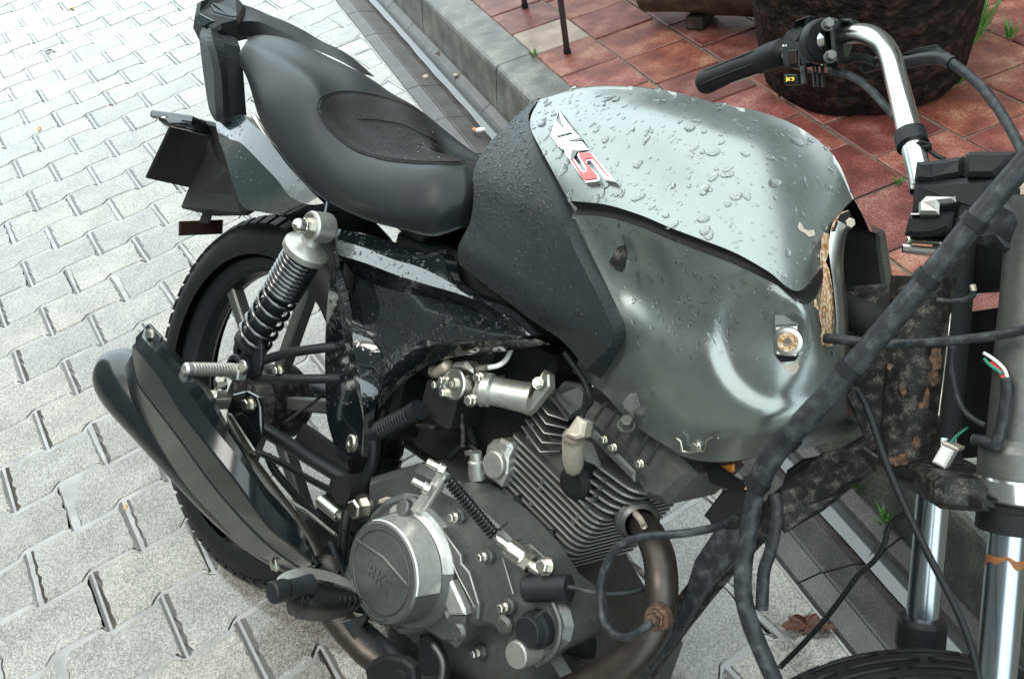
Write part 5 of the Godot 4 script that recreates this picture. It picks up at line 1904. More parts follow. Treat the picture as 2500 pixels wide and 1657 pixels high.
	loft(ft, "guard_band", [
		[1258, 1185, .330, 1300, 1195, .330], [1330, 1060, .315, 1400, 1120, .322], [1500, 985, .295, 1560, 1095, .305], [1700, 975, .27, 1760, 1105, .282], [1920, 1020, .245, 1960, 1145, .256], [2090, 1090, .225, 2130, 1200, .232], [2190, 1170, .21, 2225, 1245, .214]], 4, 2, M.alu, false, "N")
	rod(ft, "mount_arm", "N", [2150, 1380, .20, 2300, 1420, .16, 2500, 1450, .13], 36, M.dull)
	var bp := Node3D.new()
	bp.name = "brake_pedal"
	moto.add_child(bp)
	rod(bp, "pedal_arm", "S", [250, 1180, .17, 330, 1250, .19, 420, 1330, .21, 520, 1430, .22, 640, 1560, .22], 44, M.black, 12)
	slab(bp, "pedal_pad", "S", [270, 1500, .235, 330, 1430, .235, 440, 1400, .235, 560, 1420, .232, 640, 1480, .228, 660, 1640, .226, 480, 1700, .23, 300, 1640, .235], .012, .003, M.rubber)
	slab(bp, "pedal_plate", "S", [100, 1140, .19, 280, 1080, .19, 300, 1110, .19, 190, 1270, .19], .004, .001, M.gloss)
	slab(bp, "stand_plate", "S", [680, 1240, .15, 740, 1230, .15, 830, 1330, .15, 870, 1430, .15, 880, 1568, .15, 690, 1568, .15, 665, 1430, .15], .010, .003, M.black)
	rod(bp, "stand_edge", "S", [790, 1300, .152, 850, 1390, .152, 870, 1480, .152, 850, 1600, .152], 16, M.alu_dark, 8)
	# brake linkage behind the dome
	rod(bp, "brake_rod", "N", [1430, 190, .13, 1640, 320, .13, 1980, 590, .13], 9, M.zinc, 8, 1)
	rod(bp, "link", "J", [490, 770, .14, 520, 860, .14, 560, 960, .14], 26, M.black, 8)
	slab(bp, "sprocket_guard", "S", [365, 250, .12, 380, 215, .12, 430, 195, .12, 465, 205, .12, 420, 250, .12], .006, .002, M.bare)

# ================================================================ front end: head, fork, bars, wiring
const SA := Vector3(.9303769, .85829746, 0)        # top of the steering axis
const SD := Vector3(.27100, -.96258, 0)            # the way down it
const STEER := 37.0

func SF(t: float, off: float, lz: float) -> Vector3:  # along the steering axis, ahead of it, to the right; all turned with the bars
	var f := Vector3(-SD.y, SD.x, 0)
	var a := deg_to_rad(STEER)
	return SA + SD * t + (f * cos(a) - Vector3(0, 0, 1) * sin(a)) * off + (Vector3(0, 0, 1) * cos(a) + f * sin(a)) * lz

func front_end() -> void:
	var f := Vector3(-SD.y, SD.x, 0)
	var a := deg_to_rad(STEER)
	var sf := f * cos(a) - Vector3(0, 0, 1) * sin(a)
	var sl := Vector3(0, 0, 1) * cos(a) + f * sin(a)
	# ---- tank front: rolled steel flange, rusted edge, tunnel
	var tk: Node = moto.get_node("fuel_tank")
	var fo := smooth(PL("e", [600, 175, .046, 560, 270, .056, 548, 400, .062, 560, 520, .066, 578, 650, .067, 600, 880, .066, 606, 1080, .064, 600, 1290, .060, 570, 1400, .056]), 4)
	var fi := smooth(PL("e", [720, 240, .034, 688, 275, .040, 664, 400, .046, 658, 520, .050, 672, 680, .051, 690, 860, .050, 697, 1060, .048, 690, 1280, .044, 640, 1400, .042]), 4)
	var fl := ST()
	var mid := []
	for k in fo.size(): mid.append((fo[k] + fi[k]) / 2.0 + Vector3(.003, 0, .001))
	grid(fl, [fo, mid, fi])
	part(tk, "front_flange", fl, M.steel)
	var tn := ST()
	var tun := []
	for q in [[1.0, 0.0], [.95, -.03], [.8, -.09], [.0, -.13], [-.55, -.09], [-.7, -.03], [-.75, .0]]:
		var l := []
		for k in fi.size(): l.append(Vector3(fi[k].x + q[1], fi[k].y, fi[k].z * q[0]))
		tun.append(l)
	grid(tn, tun)
	part(tk, "tunnel", tn, M.dull)
	var fr2 := ST()
	var rim3 := [[], [], []]
	for k in fi.size():
		for e in 3: rim3[e].append(Vector3(fi[k].x + [.0, .002, -.03][e], fi[k].y + [.0, .004, .006][e], fi[k].z * [-.75, -1.2, -2.1][e]))
	grid(fr2, rim3)
	part(tk, "far_rim", fr2, M.tank)
	slab(tk, "front_tab", "e", [575, 262, .056, 590, 190, .05, 640, 128, .036, 705, 100, .02, 745, 190, .02, 722, 250, .032, 690, 272, .040], .004, .001, M.dull)
	bolt(tk, "tab_rivet", U("e", 705, 200, .031), Vector3(.7, .2, .6), .005, .003, M.bare, 1.0)
	scrape(tk, "bare_scrape", "e", [505, 275, 540, 285, 548, 420, 522, 500, 550, 560, 585, 800, 578, 960, 570, 1140, 530, 1150, 485, 1130, 478, 1060, 485, 1000, 465, 930, 468, 880, 430, 840, 428, 800, 408, 745, 435, 695, 462, 700, 480, 695, 474, 600, 478, 520, 470, 450, 485, 370, 482, 310], M.rust)
	scrape(tk, "bare_scrape", "e", [560, 250, 585, 180, 640, 120, 700, 100, 690, 112, 640, 130, 600, 190, 575, 260], M.rust)
	scrape(tk, "bare_scrape", "e", [315, 195, 340, 215, 350, 240, 362, 255, 400, 262, 430, 255, 440, 300, 390, 312, 365, 285, 345, 275, 325, 265, 305, 240], M.bare)
	scrape(tk, "bare_scrape", "e", [175, 1270, 205, 1275, 235, 1300, 270, 1280, 300, 1250, 320, 1300, 300, 1345, 260, 1365, 240, 1330, 215, 1320], M.bare)
	scrape(tk, "bare_scrape", "G", [870, 285, 915, 275, 925, 330, 915, 430, 890, 460, 830, 430, 805, 390, 840, 330], M.grimy)
	# mounting bracket with a rusty bolt
	slab(tk, "bracket", "e", [135, 900, .128, 305, 895, .112, 312, 980, .114, 135, 990, .130], .004, .001, M.alu_dark)
	slab(tk, "bracket", "e", [134, 992, .131, 314, 982, .115, 318, 1210, .116, 300, 1225, .117, 140, 1210, .131], .005, .0012, M.steel)
	var bb := U("e", 235, 1105, .126)
	var bt := ST()
	lathe(bt, bb, Vector3(.45, -.1, 1), [[0, .0135], [.003, .0130], [.004, .0095], [.004, 0]], 22)
	part(tk, "bracket_washer", bt, M.steel)
	var bt2 := ST()
	lathe(bt2, bb, Vector3(.45, -.1, 1), [[.003, .009], [.0065, .0085], [.0065, .0045], [.004, .0040], [.004, 0]], 16)
	part(tk, "rusty_bolt", bt2, M.rust)
	slab(tk, "bracket_tail", "e", [135, 1210, .122, 320, 1220, .108, 290, 1260, .108, 180, 1270, .118], .006, .001, M.dull)
	var pcl := []
	for q in [[1095, 148], [1120, 165], [1130, 225], [1170, 232], [1265, 222], [1268, 160], [1290, 145], [1330, 143]]: pcl.append(skin(pix("K", q[0], q[1]), .005, .09))
	var pst := ST()
	tube(pst, pcl, .0016, 8, 1)
	part(tk, "pipe_clip", pst, M.zinc)
	bolt(tk, "clip_screw", skin(pix("K", 1200, 212), .001, .086), Vector3(0, -.2, 1), .0055, .005, M.zinc, 1.1)
	slab(tk, "fin_tab", "G", [895, 1350, .118, 945, 1290, .116, 990, 1290, .114, 1020, 1380, .112, 955, 1430, .114, 905, 1390, .117], .003, .0006, M.alu_dark)
	rod(tk, "edge_scratch", "D", [290, 905, .004, 330, 930, .004, 380, 985, .004, 440, 1035, .004, 520, 1085, .004, 590, 1150, .004, 650, 1225, .004, 700, 1300, .004], 3, M.zinc, 5)
	# ---- steering head on the frame
	var fr: Node = moto.get_node("frame")
	var ht := ST()
	lathe(ht, SA + SD * .03, SD, [[0, 0], [0, .029], [.02, .029], [.04, .027], [.15, .027], [.17, .030], [.19, .030], [.19, 0]], 28)
	part(fr, "steering_head", ht, M.grimy)
	rod(fr, "down_tube", "0", [2180, 1060, .0, 2080, 1120, .0, 1960, 1190, .0, 1850, 1290, .0, 1730, 1420, .0, 1620, 1560, .0, 1540, 1680, .0], 70, M.grimy, 14)
	slab(fr, "head_gusset", "0", [2030, 700, .012, 2200, 690, .012, 2215, 830, .012, 2200, 1080, .012, 2120, 1100, .012, 2060, 960, .012], .024, .003, M.grimy)
	slab(fr, "engine_mount", "K", [1180, 880, .05, 1300, 700, .05, 1470, 700, .05, 1440, 860, .05, 1250, 1060, .05, 1090, 1330, .05, 900, 1567, .05, 800, 1567, .05, 1070, 1250, .05], .006, .002, M.tape)
	slab(fr, "guard_flap", "0", [1905, 1195, .03, 2010, 1110, .03, 2110, 1090, .03, 2165, 1130, .02, 2110, 1170, .0, 2010, 1250, .01, 1915, 1305, .03, 1900, 1280, .03], .006, .002, M.grimy)
	for q in [[585, 300, 45, 80, .0295], [570, 440, 40, 55, .0305], [290, 1080, 75, 50, .0325], [430, 950, 28, 48, .0315], [330, 540, 25, 45, .034], [230, 360, 22, 22, .036], [510, 600, 22, 70, .033], [470, 660, 26, 26, .033]]:
		var rim := []
		for k in 14:
			var b := TAU * k / 14.0
			var w := 1.0 + .35 * rng.randf_range(-1, 1)
			rim.append(U("g", q[0] + cos(b) * q[2] * w, q[1] + sin(b) * q[3] * w, q[4]))
		var bs := ST(true)
		prism(bs, rim, plane_normal(rim), .001, .0)
		part(fr, "rust_patch", bs, M.rust_dark)
	# ---- locknut, top yoke, bar clamps
	var yk := Node3D.new()
	yk.name = "top_yoke"
	moto.add_child(yk)
	slab(yk, "lock_plate", "Q", [318, 925, .036, 670, 958, .036, 662, 1010, .036, 500, 1005, .036, 314, 990, .036], .05, .002, M.steel)
	slab(yk, "lock_nut", "Q", [352, 872, .034, 460, 878, .035, 640, 900, .034, 640, 938, .034, 345, 918, .034], .045, .003, M.zinc)
	slab(yk, "bar_clamp", "Q", [430, 290, .045, 560, 283, .045, 790, 248, .04, 790, 400, .042, 600, 432, .045, 560, 448, .045, 408, 440, .046], .055, .004, M.black)
	slab(yk, "bar_clamp", "Q", [800, 235, .05, 830, 213, .05, 1180, 213, .05, 1180, 300, .05, 1020, 405, .052, 800, 405, .052], .06, .004, M.black)
	slab(yk, "riser", "Q", [405, 452, .046, 750, 415, .046, 1010, 410, .048, 1010, 520, .05, 900, 660, .05, 760, 880, .05, 690, 800, .048, 720, 670, .046, 560, 680, .046, 540, 700, .046, 380, 700, .046], .07, .005, M.black)
	slab(yk, "riser", "Q", [370, 708, .048, 560, 700, .048, 580, 680, .048, 720, 672, .048, 690, 810, .048, 560, 860, .048, 430, 868, .048, 330, 858, .048], .06, .004, M.black)
	slab(yk, "stem_nut", "Q", [445, 600, .054, 500, 540, .050, 735, 545, .050, 730, 595, .052, 605, 605, .055, 600, 690, .056, 445, 690, .058], .03, .003, M.steel)
	slab(yk, "yoke_arm", "Q", [700, 800, .05, 780, 880, .055, 930, 920, .06, 1010, 910, .062, 1080, 1000, .064, 1254, 1060, .066, 1330, 1000, .07, 1330, 700, .07, 1060, 560, .06, 900, 640, .055], .03, .006, M.tape)
	slab(yk, "yoke_plate", "Q", [390, 690, .052, 540, 690, .050, 555, 705, .050, 380, 702, .052], .02, .001, M.steel)
	for lz: float in [-.09, .09]:
		pass
	# ---- fork
	var fk := Node3D.new()
	fk.name = "front_fork"
	moto.add_child(fk)
	for lz: float in [-.092, .100]:
		var st := ST()
		lathe(st, SF(.18, .058, lz), SD, [[0, 0], [0, .0165], [.24, .0165], [.24, 0]], 26)
		part(fk, "stanchion", st, M.fork)
		if lz < 0:
			var up := ST()
			lathe(up, SF(-.03, .058, lz), SD, [[0, 0], [0, .022], [.22, .022], [.22, 0]], 22)
			part(fk, "fork_cover", up, M.dull)
		var sl2 := ST()
		lathe(sl2, SF(.385, .058, lz), SD, [[0, .0165], [0, .0235], [.006, .0255], [.03, .0255], [.036, .0235], [.30, .0235], [.30, 0]], 26)
		part(fk, "slider", sl2, M.black if lz < 0 else M.fork)
		var dc := ST()
		lathe(dc, SF(.20, .058, lz), SD, [[0, .0165], [0, .0245], [.03, .025], [.03, .0165]], 24)
		part(fk, "yoke_boss", dc, M.dull)
	var cv := ST()
	lathe(cv, SF(-.04, .058, .100), SD, [[0, .019], [.0, .024], [.205, .0245], [.210, .0285], [.216, .0300], [.236, .0300], [.244, .0285], [.244, .0165]], 30)
	part(fk, "fork_shroud", cv, M.tape if false else M.alu_dark)
	var rg := ST()
	lathe(rg, SF(.2065, .058, .100), SD, [[-.008, .0295], [-.006, .0315], [.010, .0315], [.012, .0295]], 30)
	part(fk, "chrome_ring", rg, M.chrome)
	var rg2 := ST()
	lathe(rg2, SF(.2265, .058, .100), SD, [[0, .0165], [0, .0275], [.018, .0275], [.020, .0165]], 26)
	part(fk, "dust_seal", rg2, M.rubber)

	var rs := ST()
	var rl := [[], []]
	for k in 41:
		var q := TAU * k / 40.0
		var rd := sl * cos(q) + sf * sin(q)
		var o := SF(.262, .058, .100) + rd * .01672
		var wob := sin(q * 3.0) * .003 + sin(q * 7.0 + 1.0) * .0022
		rl[0].append(o + SD * (.004 + wob * .4))
		rl[1].append(o + SD * (.010 + wob))
	grid(rs, rl)
	part(fk, "rust_ring", rs, M.rust_orange)
	var lc := ST(true)
	var yo := SF(.215, .025, 0)
	block(lc, yo, sl * .115, sf * .035, SD * .014, .006)
	part(fk, "lower_yoke", lc, M.grimy)
	slab(fk, "brake_hose_bracket", "M", [880, 345, .03, 1170, 355, .06, 1180, 410, .062, 1430, 530, .09, 1440, 590, .092, 1150, 470, .06, 900, 390, .032], .005, .001, M.dull)
	slab(fk, "lamp_bracket", "0", [2335, 765, -.14, 2475, 745, -.10, 2470, 1110, -.10, 2335, 1120, -.14], .004, .001, M.dull)
	slab(fk, "lamp_bracket", "0", [2330, 590, -.12, 2490, 600, -.08, 2490, 700, -.08, 2450, 712, -.09, 2385, 716, -.11, 2330, 690, -.12], .004, .001, M.dull)
	# ---- front wheel
	wheel(moto, "front_wheel", .250, .085, .17, 6, .1, 6)
	var fw: Node3D = moto.get_node("front_wheel")
	fw.transform = Transform3D(Basis(sf, sl.cross(sf), sl), SF(.642, .05, 0))
	var old := fw.get_node("tread_blocks")
	fw.remove_child(old)
	old.free()
	var ribs := ST()
	for s: float in [-.030, -.020, -.010, .010, .020, .030]:
		var lean: float = s / .0425
		var rr: float = .250 - .085 * .48 + cos(asin(lean)) * .085 * .48 + .0006
		for k in 20:
			var l := []
			for e in 7:
				var q := TAU * (k + .06 + .88 * e / 6.0) / 20.0 + s * 9.0
				l.append(Vector3(cos(q) * rr, sin(q) * rr, s))
			tube(ribs, l, .0024, 6, 1)
	var tr := part(fw, "tread_ribs", ribs, M.rubber)
	tr.set_meta("kind", "stuff")
	# ---- handlebar
	var hb := Node3D.new()
	hb.name = "handlebar"
	moto.add_child(hb)
	var bar := PL("D", [1270, 1300, .02, 1240, 1150, .01, 1190, 945, -.005, 1145, 760, -.025, 1095, 560, -.055, 1050, 395, -.085, 985, 290, -.115, 880, 232, -.14, 760, 236, -.165, 640, 262, -.185, 400, 340, -.225, 100, 470, -.275, -110, 540, -.318])
	var br := ST()
	tube(br, bar, .0113, 22, 6)
	part(hb, "bar", br, M.chrome)
	var gp := []
	for q in [[330, 352, -.236], [235, 385, -.250], [130, 425, -.268], [0, 470, -.288], [-100, 510, -.308], [-205, 555, -.330], [-220, 560, -.333]]: gp.append(U("D", q[0], q[1], q[2]))
	var gs := ST()
	tube(gs, gp, [.018, .0185, .017, .0165, .0168, .0185, .0155], 18, 5)
	part(hb, "grip", gs, M.rubber)
	for k in 6:
		var q := TAU * k / 6.0
		var up := Vector3(0, cos(q), sin(q))
		var gr := ST()
		var ax: Vector3 = (gp[5] - gp[1]).normalized()
		up = (up - ax * up.dot(ax)).normalized()
		tube(gr, [gp[1].lerp(gp[5], .1) + up * .0165, gp[3] + up * .0162, gp[1].lerp(gp[5], .92) + up * .0172], .0016, 6, 3)
		part(hb, "grip_rib", gr, M.rubber)
	# switch housing
	slab(hb, "switch_body", "b", [560, 490, -.200, 860, 165, -.190, 1000, 115, -.186, 1100, 160, -.184, 1060, 450, -.184, 900, 830, -.186, 600, 850, -.196], .04, .004, M.gloss)
	slab(hb, "switch_facet", "b", [570, 485, -.1985, 865, 170, -.1885, 800, 520, -.1885, 600, 570, -.1965], .006, .001, M.black)
	slab(hb, "switch_block", "b", [310, 470, -.214, 400, 340, -.212, 560, 250, -.205, 680, 240, -.200, 740, 270, -.198, 570, 480, -.201, 590, 560, -.200, 585, 840, -.199, 440, 860, -.206, 350, 830, -.210, 330, 540, -.213], .035, .003, M.black)
	slab(hb, "slider_slot", "b", [440, 610, -.2035, 555, 600, -.1985, 560, 800, -.1985, 445, 815, -.2035], .004, .0005, M.smoke)
	slab(hb, "choke_lever", "b", [500, 290, -.205, 540, 170, -.205, 735, 100, -.196, 745, 115, -.196, 680, 240, -.198, 600, 300, -.202], .012, .002, M.black)
	for q in [[372, 540], [420, 538], [478, 530]]:
		slab(hb, "switch_mark", "b", [q[0] - 14, q[1] - 14, -.2085, q[0] + 14, q[1] - 14, -.2085, q[0] + 14, q[1] + 14, -.2085, q[0] - 14, q[1] + 14, -.2085], .0006, .0001, M.white)
	var ring := ST()
	lathe(ring, U("b", 960, 470, -.176), bar[8] - bar[9], [[-.014, .0125], [-.014, .025], [-.010, .027], [.002, .027], [.005, .025], [.005, .0125]], 28)
	part(hb, "clamp_ring", ring, M.black)
	slab(hb, "perch", "b", [930, 330, -.150, 1060, 120, -.150, 1130, 150, -.150, 1330, 140, -.150, 1385, 230, -.150, 1180, 190, -.150, 1080, 320, -.148, 1110, 600, -.148, 1150, 780, -.15, 980, 830, -.152], .02, .003, M.black)
	for q in [[1010, 245], [1045, 705]]:
		bolt(hb, "perch_bolt", U("b", q[0], q[1], -.148), Vector3(.6, .2, .75), .0062, .011, M.alu_dark, 1.2)
	slab(hb, "horn_button", "b", [365, 950, -.200, 560, 945, -.196, 565, 1090, -.196, 370, 1100, -.200], .012, .002, M.black)
	slab(hb, "horn_mark", "b", [412, 985, -.1988, 440, 1005, -.1984, 520, 992, -.1966, 535, 1010, -.1964, 520, 1050, -.1966, 440, 1045, -.1984, 412, 1068, -.1988], .0006, .0001, M.yellow)
	slab(hb, "horn_hole", "b", [462, 1012, -.1972, 500, 1008, -.1964, 502, 1035, -.1964, 466, 1038, -.1972], .0005, .0001, M.gloss)
	rod(hb, "switch_stem", "b", [660, 840, -.192, 670, 930, -.192, 680, 1100, -.190], 17, M.black, 10, 1)
	for x in [820, 875, 950]:
		rod(hb, "clamp_rib", "b", [x - 15, 840, -.182, x, 1140, -.182], 7 if x < 900 else 10, M.black, 8, 1)
	var band := ST()
	lathe(band, bar[2], bar[2] - bar[1], [[-.010, .0115], [-.010, .0150], [.006, .0150], [.006, .0115]], 24)
	part(hb, "cable_band", band, M.black)
	slab(hb, "band_tab", "D", [1180, 975, .012, 1270, 955, .010, 1330, 975, .005, 1335, 1010, .005, 1275, 1020, .010, 1185, 1015, .012], .008, .002, M.black)
	# lever boot and clutch cable
	rod(hb, "lever_boot", "a", [-350, 640, -.20, -200, 600, -.19, 60, 590, -.17, 250, 560, -.15, 400, 560, -.135, 500, 610, -.125], 34, M.tape, 12)
	slab(hb, "lever_blade", "a", [0, 520, -.165, 160, 455, -.155, 340, 425, -.145, 350, 450, -.145, 440, 510, -.137, 300, 500, -.147], .006, .001, M.black)
	rod(hb, "clutch_cable", "a", [470, 590, -.127, 600, 680, -.115, 750, 810, -.10, 900, 990, -.08, 1020, 1180, -.06, 1110, 1340, -.045, 1180, 1500, -.03], 25, M.tape, 12)
	rod(hb, "switch_lead", "D", [630, 480, -.17, 720, 500, -.165, 830, 545, -.15, 930, 630, -.13, 1010, 720, -.11, 1080, 800, -.10], 20, M.tape, 10)
	rod(hb, "switch_lead", "D", [640, 470, -.18, 740, 420, -.175, 850, 395, -.165, 960, 430, -.15], 20, M.black, 10)
	rod(hb, "tie_lead", "D", [1310, 1020, .0, 1360, 1060, .0, 1420, 1090, .0], 12, M.black, 8)
	# ---- wiring
	var wl := Node3D.new()
	wl.name = "wiring_loom"
	moto.add_child(wl)
	rod(wl, "main_loom", "0", [2580, 300, .10, 2500, 400, .105, 2410, 505, .11, 2330, 602, .115, 2230, 722, .12, 2130, 840, .125, 2040, 945, .13, 1960, 1030, .135, 1890, 1110, .135, 1845, 1190, .13], 58, M.tape, 16)
	for q in [[2380, 541, .1122], [2265, 680, .1188], [2075, 904, .128], [1925, 1072, .135], [1850, 1180, .132]]:
		var ca := at(Vector2(q[0] - 9, q[1] + 10), q[2])
		var cb := at(Vector2(q[0] + 9, q[1] - 10), q[2])
		var tb := ST()
		lathe(tb, ca, cb - ca, [[0, .0100], [0, .0118], [ca.distance_to(cb), .0116], [ca.distance_to(cb), .0100]], 18)
		part(wl, "tape_band", tb, M.black)
	rod(wl, "loom_branch", "0", [1850, 1180, .132, 1838, 1240, .13, 1828, 1300, .13, 1816, 1380, .13, 1815, 1450, .13, 1832, 1520, .13, 1860, 1590, .125, 1895, 1670, .12], 44, M.tape, 14)
	rod(wl, "taped_branch", "h", [620, 400, .12, 640, 500, .12, 625, 640, .12, 600, 760, .12, 560, 880, .12, 550, 1000, .12, 545, 1130, .12], 32, M.tape, 10)
	rod(wl, "cross_cable", "H", [600, 910, .085, 760, 925, .085, 1000, 950, .085, 1250, 945, .085, 1500, 925, .085, 1750, 895, .085, 2000, 850, .085], 25, M.tape, 12)
	rod(wl, "thin_cable", "M", [700, -120, .10, 770, 20, .10, 870, 310, .10, 1000, 610, .10, 1150, 910, .10, 1270, 1140, .10, 1360, 1360, .10, 1420, 1600, .10], 19, M.black, 10)
	rod(wl, "long_cable", "M", [1000, 600, -.05, 930, 630, -.05, 880, 690, -.05, 860, 780, -.05, 800, 880, -.05, 700, 970, -.05, 600, 1110, -.05, 480, 1260, -.05, 350, 1400, -.05, 250, 1500, -.05], 14, M.black, 8)
	rod(wl, "inner_cable", "g", [715, 200, .05, 700, 300, .05, 715, 460, .05, 750, 600, .05, 800, 700, .05, 900, 780, .05, 960, 810, .05], 15, M.tape, 8)
	rod(wl, "steel_wire", "H", [1465, 740, .034, 1445, 900, .034, 1410, 1200, .034, 1380, 1440, .034], 4, M.zinc, 6, 1)
	rod(wl, "earth_bracket", "H", [1370, 650, .05, 1450, 660, .05, 1540, 655, .05, 1600, 630, .05, 1625, 590, .05], 16, M.tape, 8)
	rod(wl, "bracket_end", "H", [1612, 545, .05, 1622, 590, .05], 14, M.bare, 8, 1)
	for q in [[950, 255, 1000, 285, 1060, 330, 1110, 385, 1135, 455, 9, "white"], [955, 300, 980, 330, 1020, 365, 1060, 390, 1090, 420, 9, "green_wire"], [1005, 330, 1040, 360, 1070, 395, 1090, 430, 1105, 460, 12, "red"]]:
		rod(wl, "wire", "g", [q[0], q[1], .07, q[2], q[3], .072, q[4], q[5], .074, q[6], q[7], .076, q[8], q[9], .078], q[10], M[q[11]], 8)
	rod(wl, "wire_sleeve", "g", [1120, 440, .08, 1130, 540, .08, 1110, 700, .08, 1080, 850, .08, 1040, 960, .08, 960, 930, .075, 880, 920, .07], 30, M.tape, 10)
	slab(wl, "connector", "g", [548, 1092, .05, 625, 955, .05, 722, 1000, .05, 645, 1143, .05], .014, .002, M.white)
	slab(wl, "connector_collar", "g", [615, 935, .052, 660, 940, .052, 755, 985, .052, 745, 1010, .052, 625, 960, .052], .018, .002, M.bare)
	rod(wl, "wire", "g", [690, 945, .045, 740, 890, .045, 825, 825, .045], 7, M.green_wire, 6)
	rod(wl, "wire", "g", [670, 940, .045, 730, 885, .045, 820, 820, .045], 6, M.black, 6)
	slab(wl, "orange_lens", "h", [275, 228, .02, 362, 215, .02, 362, 262, .02, 330, 268, .02], .004, .0006, M.orange)
	slab(wl, "torn_flap", "h", [190, 250, .03, 240, 210, .03, 290, 240, .03, 360, 290, .03, 450, 340, .03, 480, 400, .03, 300, 365, .03, 210, 330, .03], .004, .001, M.dull)
	slab(wl, "torn_flap", "h", [170, 540, .035, 230, 460, .035, 290, 380, .035, 340, 370, .035, 470, 390, .035, 470, 640, .035, 420, 660, .035, 220, 600, .035, 200, 570, .035], .012, .003, M.dull)
	slab(wl, "torn_flap", "h", [700, 250, .02, 800, 180, .02, 960, 150, .02, 1010, 200, .02, 960, 260, .02, 850, 340, .02, 720, 440, .02, 650, 400, .02], .008, .002, M.dull)
	rod(wl, "small_plug", "h", [430, 300, .06, 500, 345, .06], 16, M.alu_dark, 8, 1)
	rod(wl, "wire", "h", [480, 270, .055, 490, 320, .058, 440, 370, .055], 5, M.orange, 6)
	# ---- tank badge
	badge()

func skin(p: Vector2, lift: float, z: float) -> Vector3:   # a point on the tank's skin
	if not M.has("flat_a"):
		M["flat_a"] = project_rows(M.tank_rows)
		M["flat_b"] = project_rows(M.tank_rows2)
	var v := on(M.tank_rows, M.flat_a, p, lift)
	if v == Vector3.INF: v = on(M.tank_rows2, M.flat_b, p, lift)
	return v if v != Vector3.INF else at(p, z)

func scrape(parent: Node, called: String, w: String, a: Array, m: Material) -> void:   # bare or dirty metal lying on the tank's skin
	var c := Vector2.ZERO
	var rim := []
	for i in range(0, a.size(), 2):
		rim.append(pix(w, a[i], a[i + 1]))
		c += rim[rim.size() - 1]
	c /= rim.size()
	var st := ST()
	var idx := Geometry2D.triangulate_polygon(PackedVector2Array(rim))
	var v := []
	for q in rim: v.append(skin(q, .0007, .075))
	for k in range(0, idx.size(), 3):
		var t := [v[idx[k]], v[idx[k + 1]], v[idx[k + 2]]]
		var g := skin((rim[idx[k]] + rim[idx[k + 1]] + rim[idx[k + 2]]) / 3.0, .0011, .076)
		for e in 3: tri(st, g, t[e], t[(e + 1) % 3])
	part(parent, called, st, m)

func badge() -> void:
	# sits on the tank's upper right flank; outline measured on the flank
	var tk: Node = moto.get_node("fuel_tank")
	var bd := Node3D.new()
	bd.name = "badge"
	tk.add_child(bd)
	var zf := func(x: float, y: float) -> float: return lerpf(.080, .1145, clampf((y - 370.0) / 700.0, 0, 1)) + lerpf(0.004, -.002, clampf((x - 400.0) / 500.0, 0, 1))
	var mk := func(called: String, a: Array, lift: float, thick: float, bevel: float, m: Material) -> void:
		var p := []
		for i in range(0, a.size(), 2): p.append(skin(pix("d", a[i], a[i + 1]), .003 + lift, zf.call(a[i], a[i + 1])))
		var st := ST(true)
		prism(st, p, plane_normal(p), thick, bevel)
		part(bd, called, st, m)
	# chrome R and K with black backing, red S with chrome rim
	mk.call("letter_back", [462, 368, 520, 430, 700, 655, 760, 770, 690, 780, 600, 800, 560, 850, 520, 770, 480, 740, 415, 660, 395, 610, 430, 470], 0.0, .008, .0005, M.gloss)
	mk.call("letter_r", [462, 368, 485, 395, 560, 500, 640, 600, 700, 660, 580, 668, 500, 720, 470, 735, 412, 655, 388, 625, 432, 470, 505, 535], .0025, .003, .0008, M.badge_chrome)
	mk.call("letter_k", [590, 668, 700, 675, 765, 768, 650, 760, 600, 770, 585, 860, 530, 800, 525, 760, 480, 745, 510, 700], .0028, .003, .0008, M.badge_chrome)
	mk.call("letter_gap", [436, 482, 458, 466, 518, 528, 500, 544], .0034, .001, .0002, M.gloss)
	mk.call("letter_gap", [455, 600, 470, 620, 590, 590, 600, 598, 460, 636], .0033, .001, .0002, M.gloss)
	mk.call("letter_gap", [575, 672, 690, 642, 712, 668, 640, 680], .0036, .001, .0002, M.gloss)
	mk.call("letter_gap", [600, 765, 640, 758, 750, 764, 650, 786, 615, 850, 590, 850], .0036, .001, .0002, M.gloss)
	var rim := [580, 860, 610, 810, 640, 780, 690, 772, 780, 780, 1015, 1070, 915, 1045, 770, 862, 745, 880, 875, 1010, 870, 1050, 730, 1068, 700, 1040]
	mk.call("letter_s_rim", [580, 862, 612, 815, 690, 930, 725, 962, 735, 950, 648, 815, 660, 785, 770, 775, 800, 790, 1018, 1072, 920, 1048, 775, 862, 740, 868, 750, 895, 860, 1010, 872, 1045, 850, 1060, 735, 1072, 700, 1040], .003, .011, .0006, M.badge_chrome)
	mk.call("letter_s", [600, 858, 618, 850, 690, 955, 720, 975, 748, 965, 745, 930, 668, 812, 680, 792, 775, 788, 950, 1010, 938, 1018, 790, 845, 735, 850, 728, 870, 845, 1005, 840, 1035, 730, 1048, 712, 1030], .0042, .002, .0003, M.red)

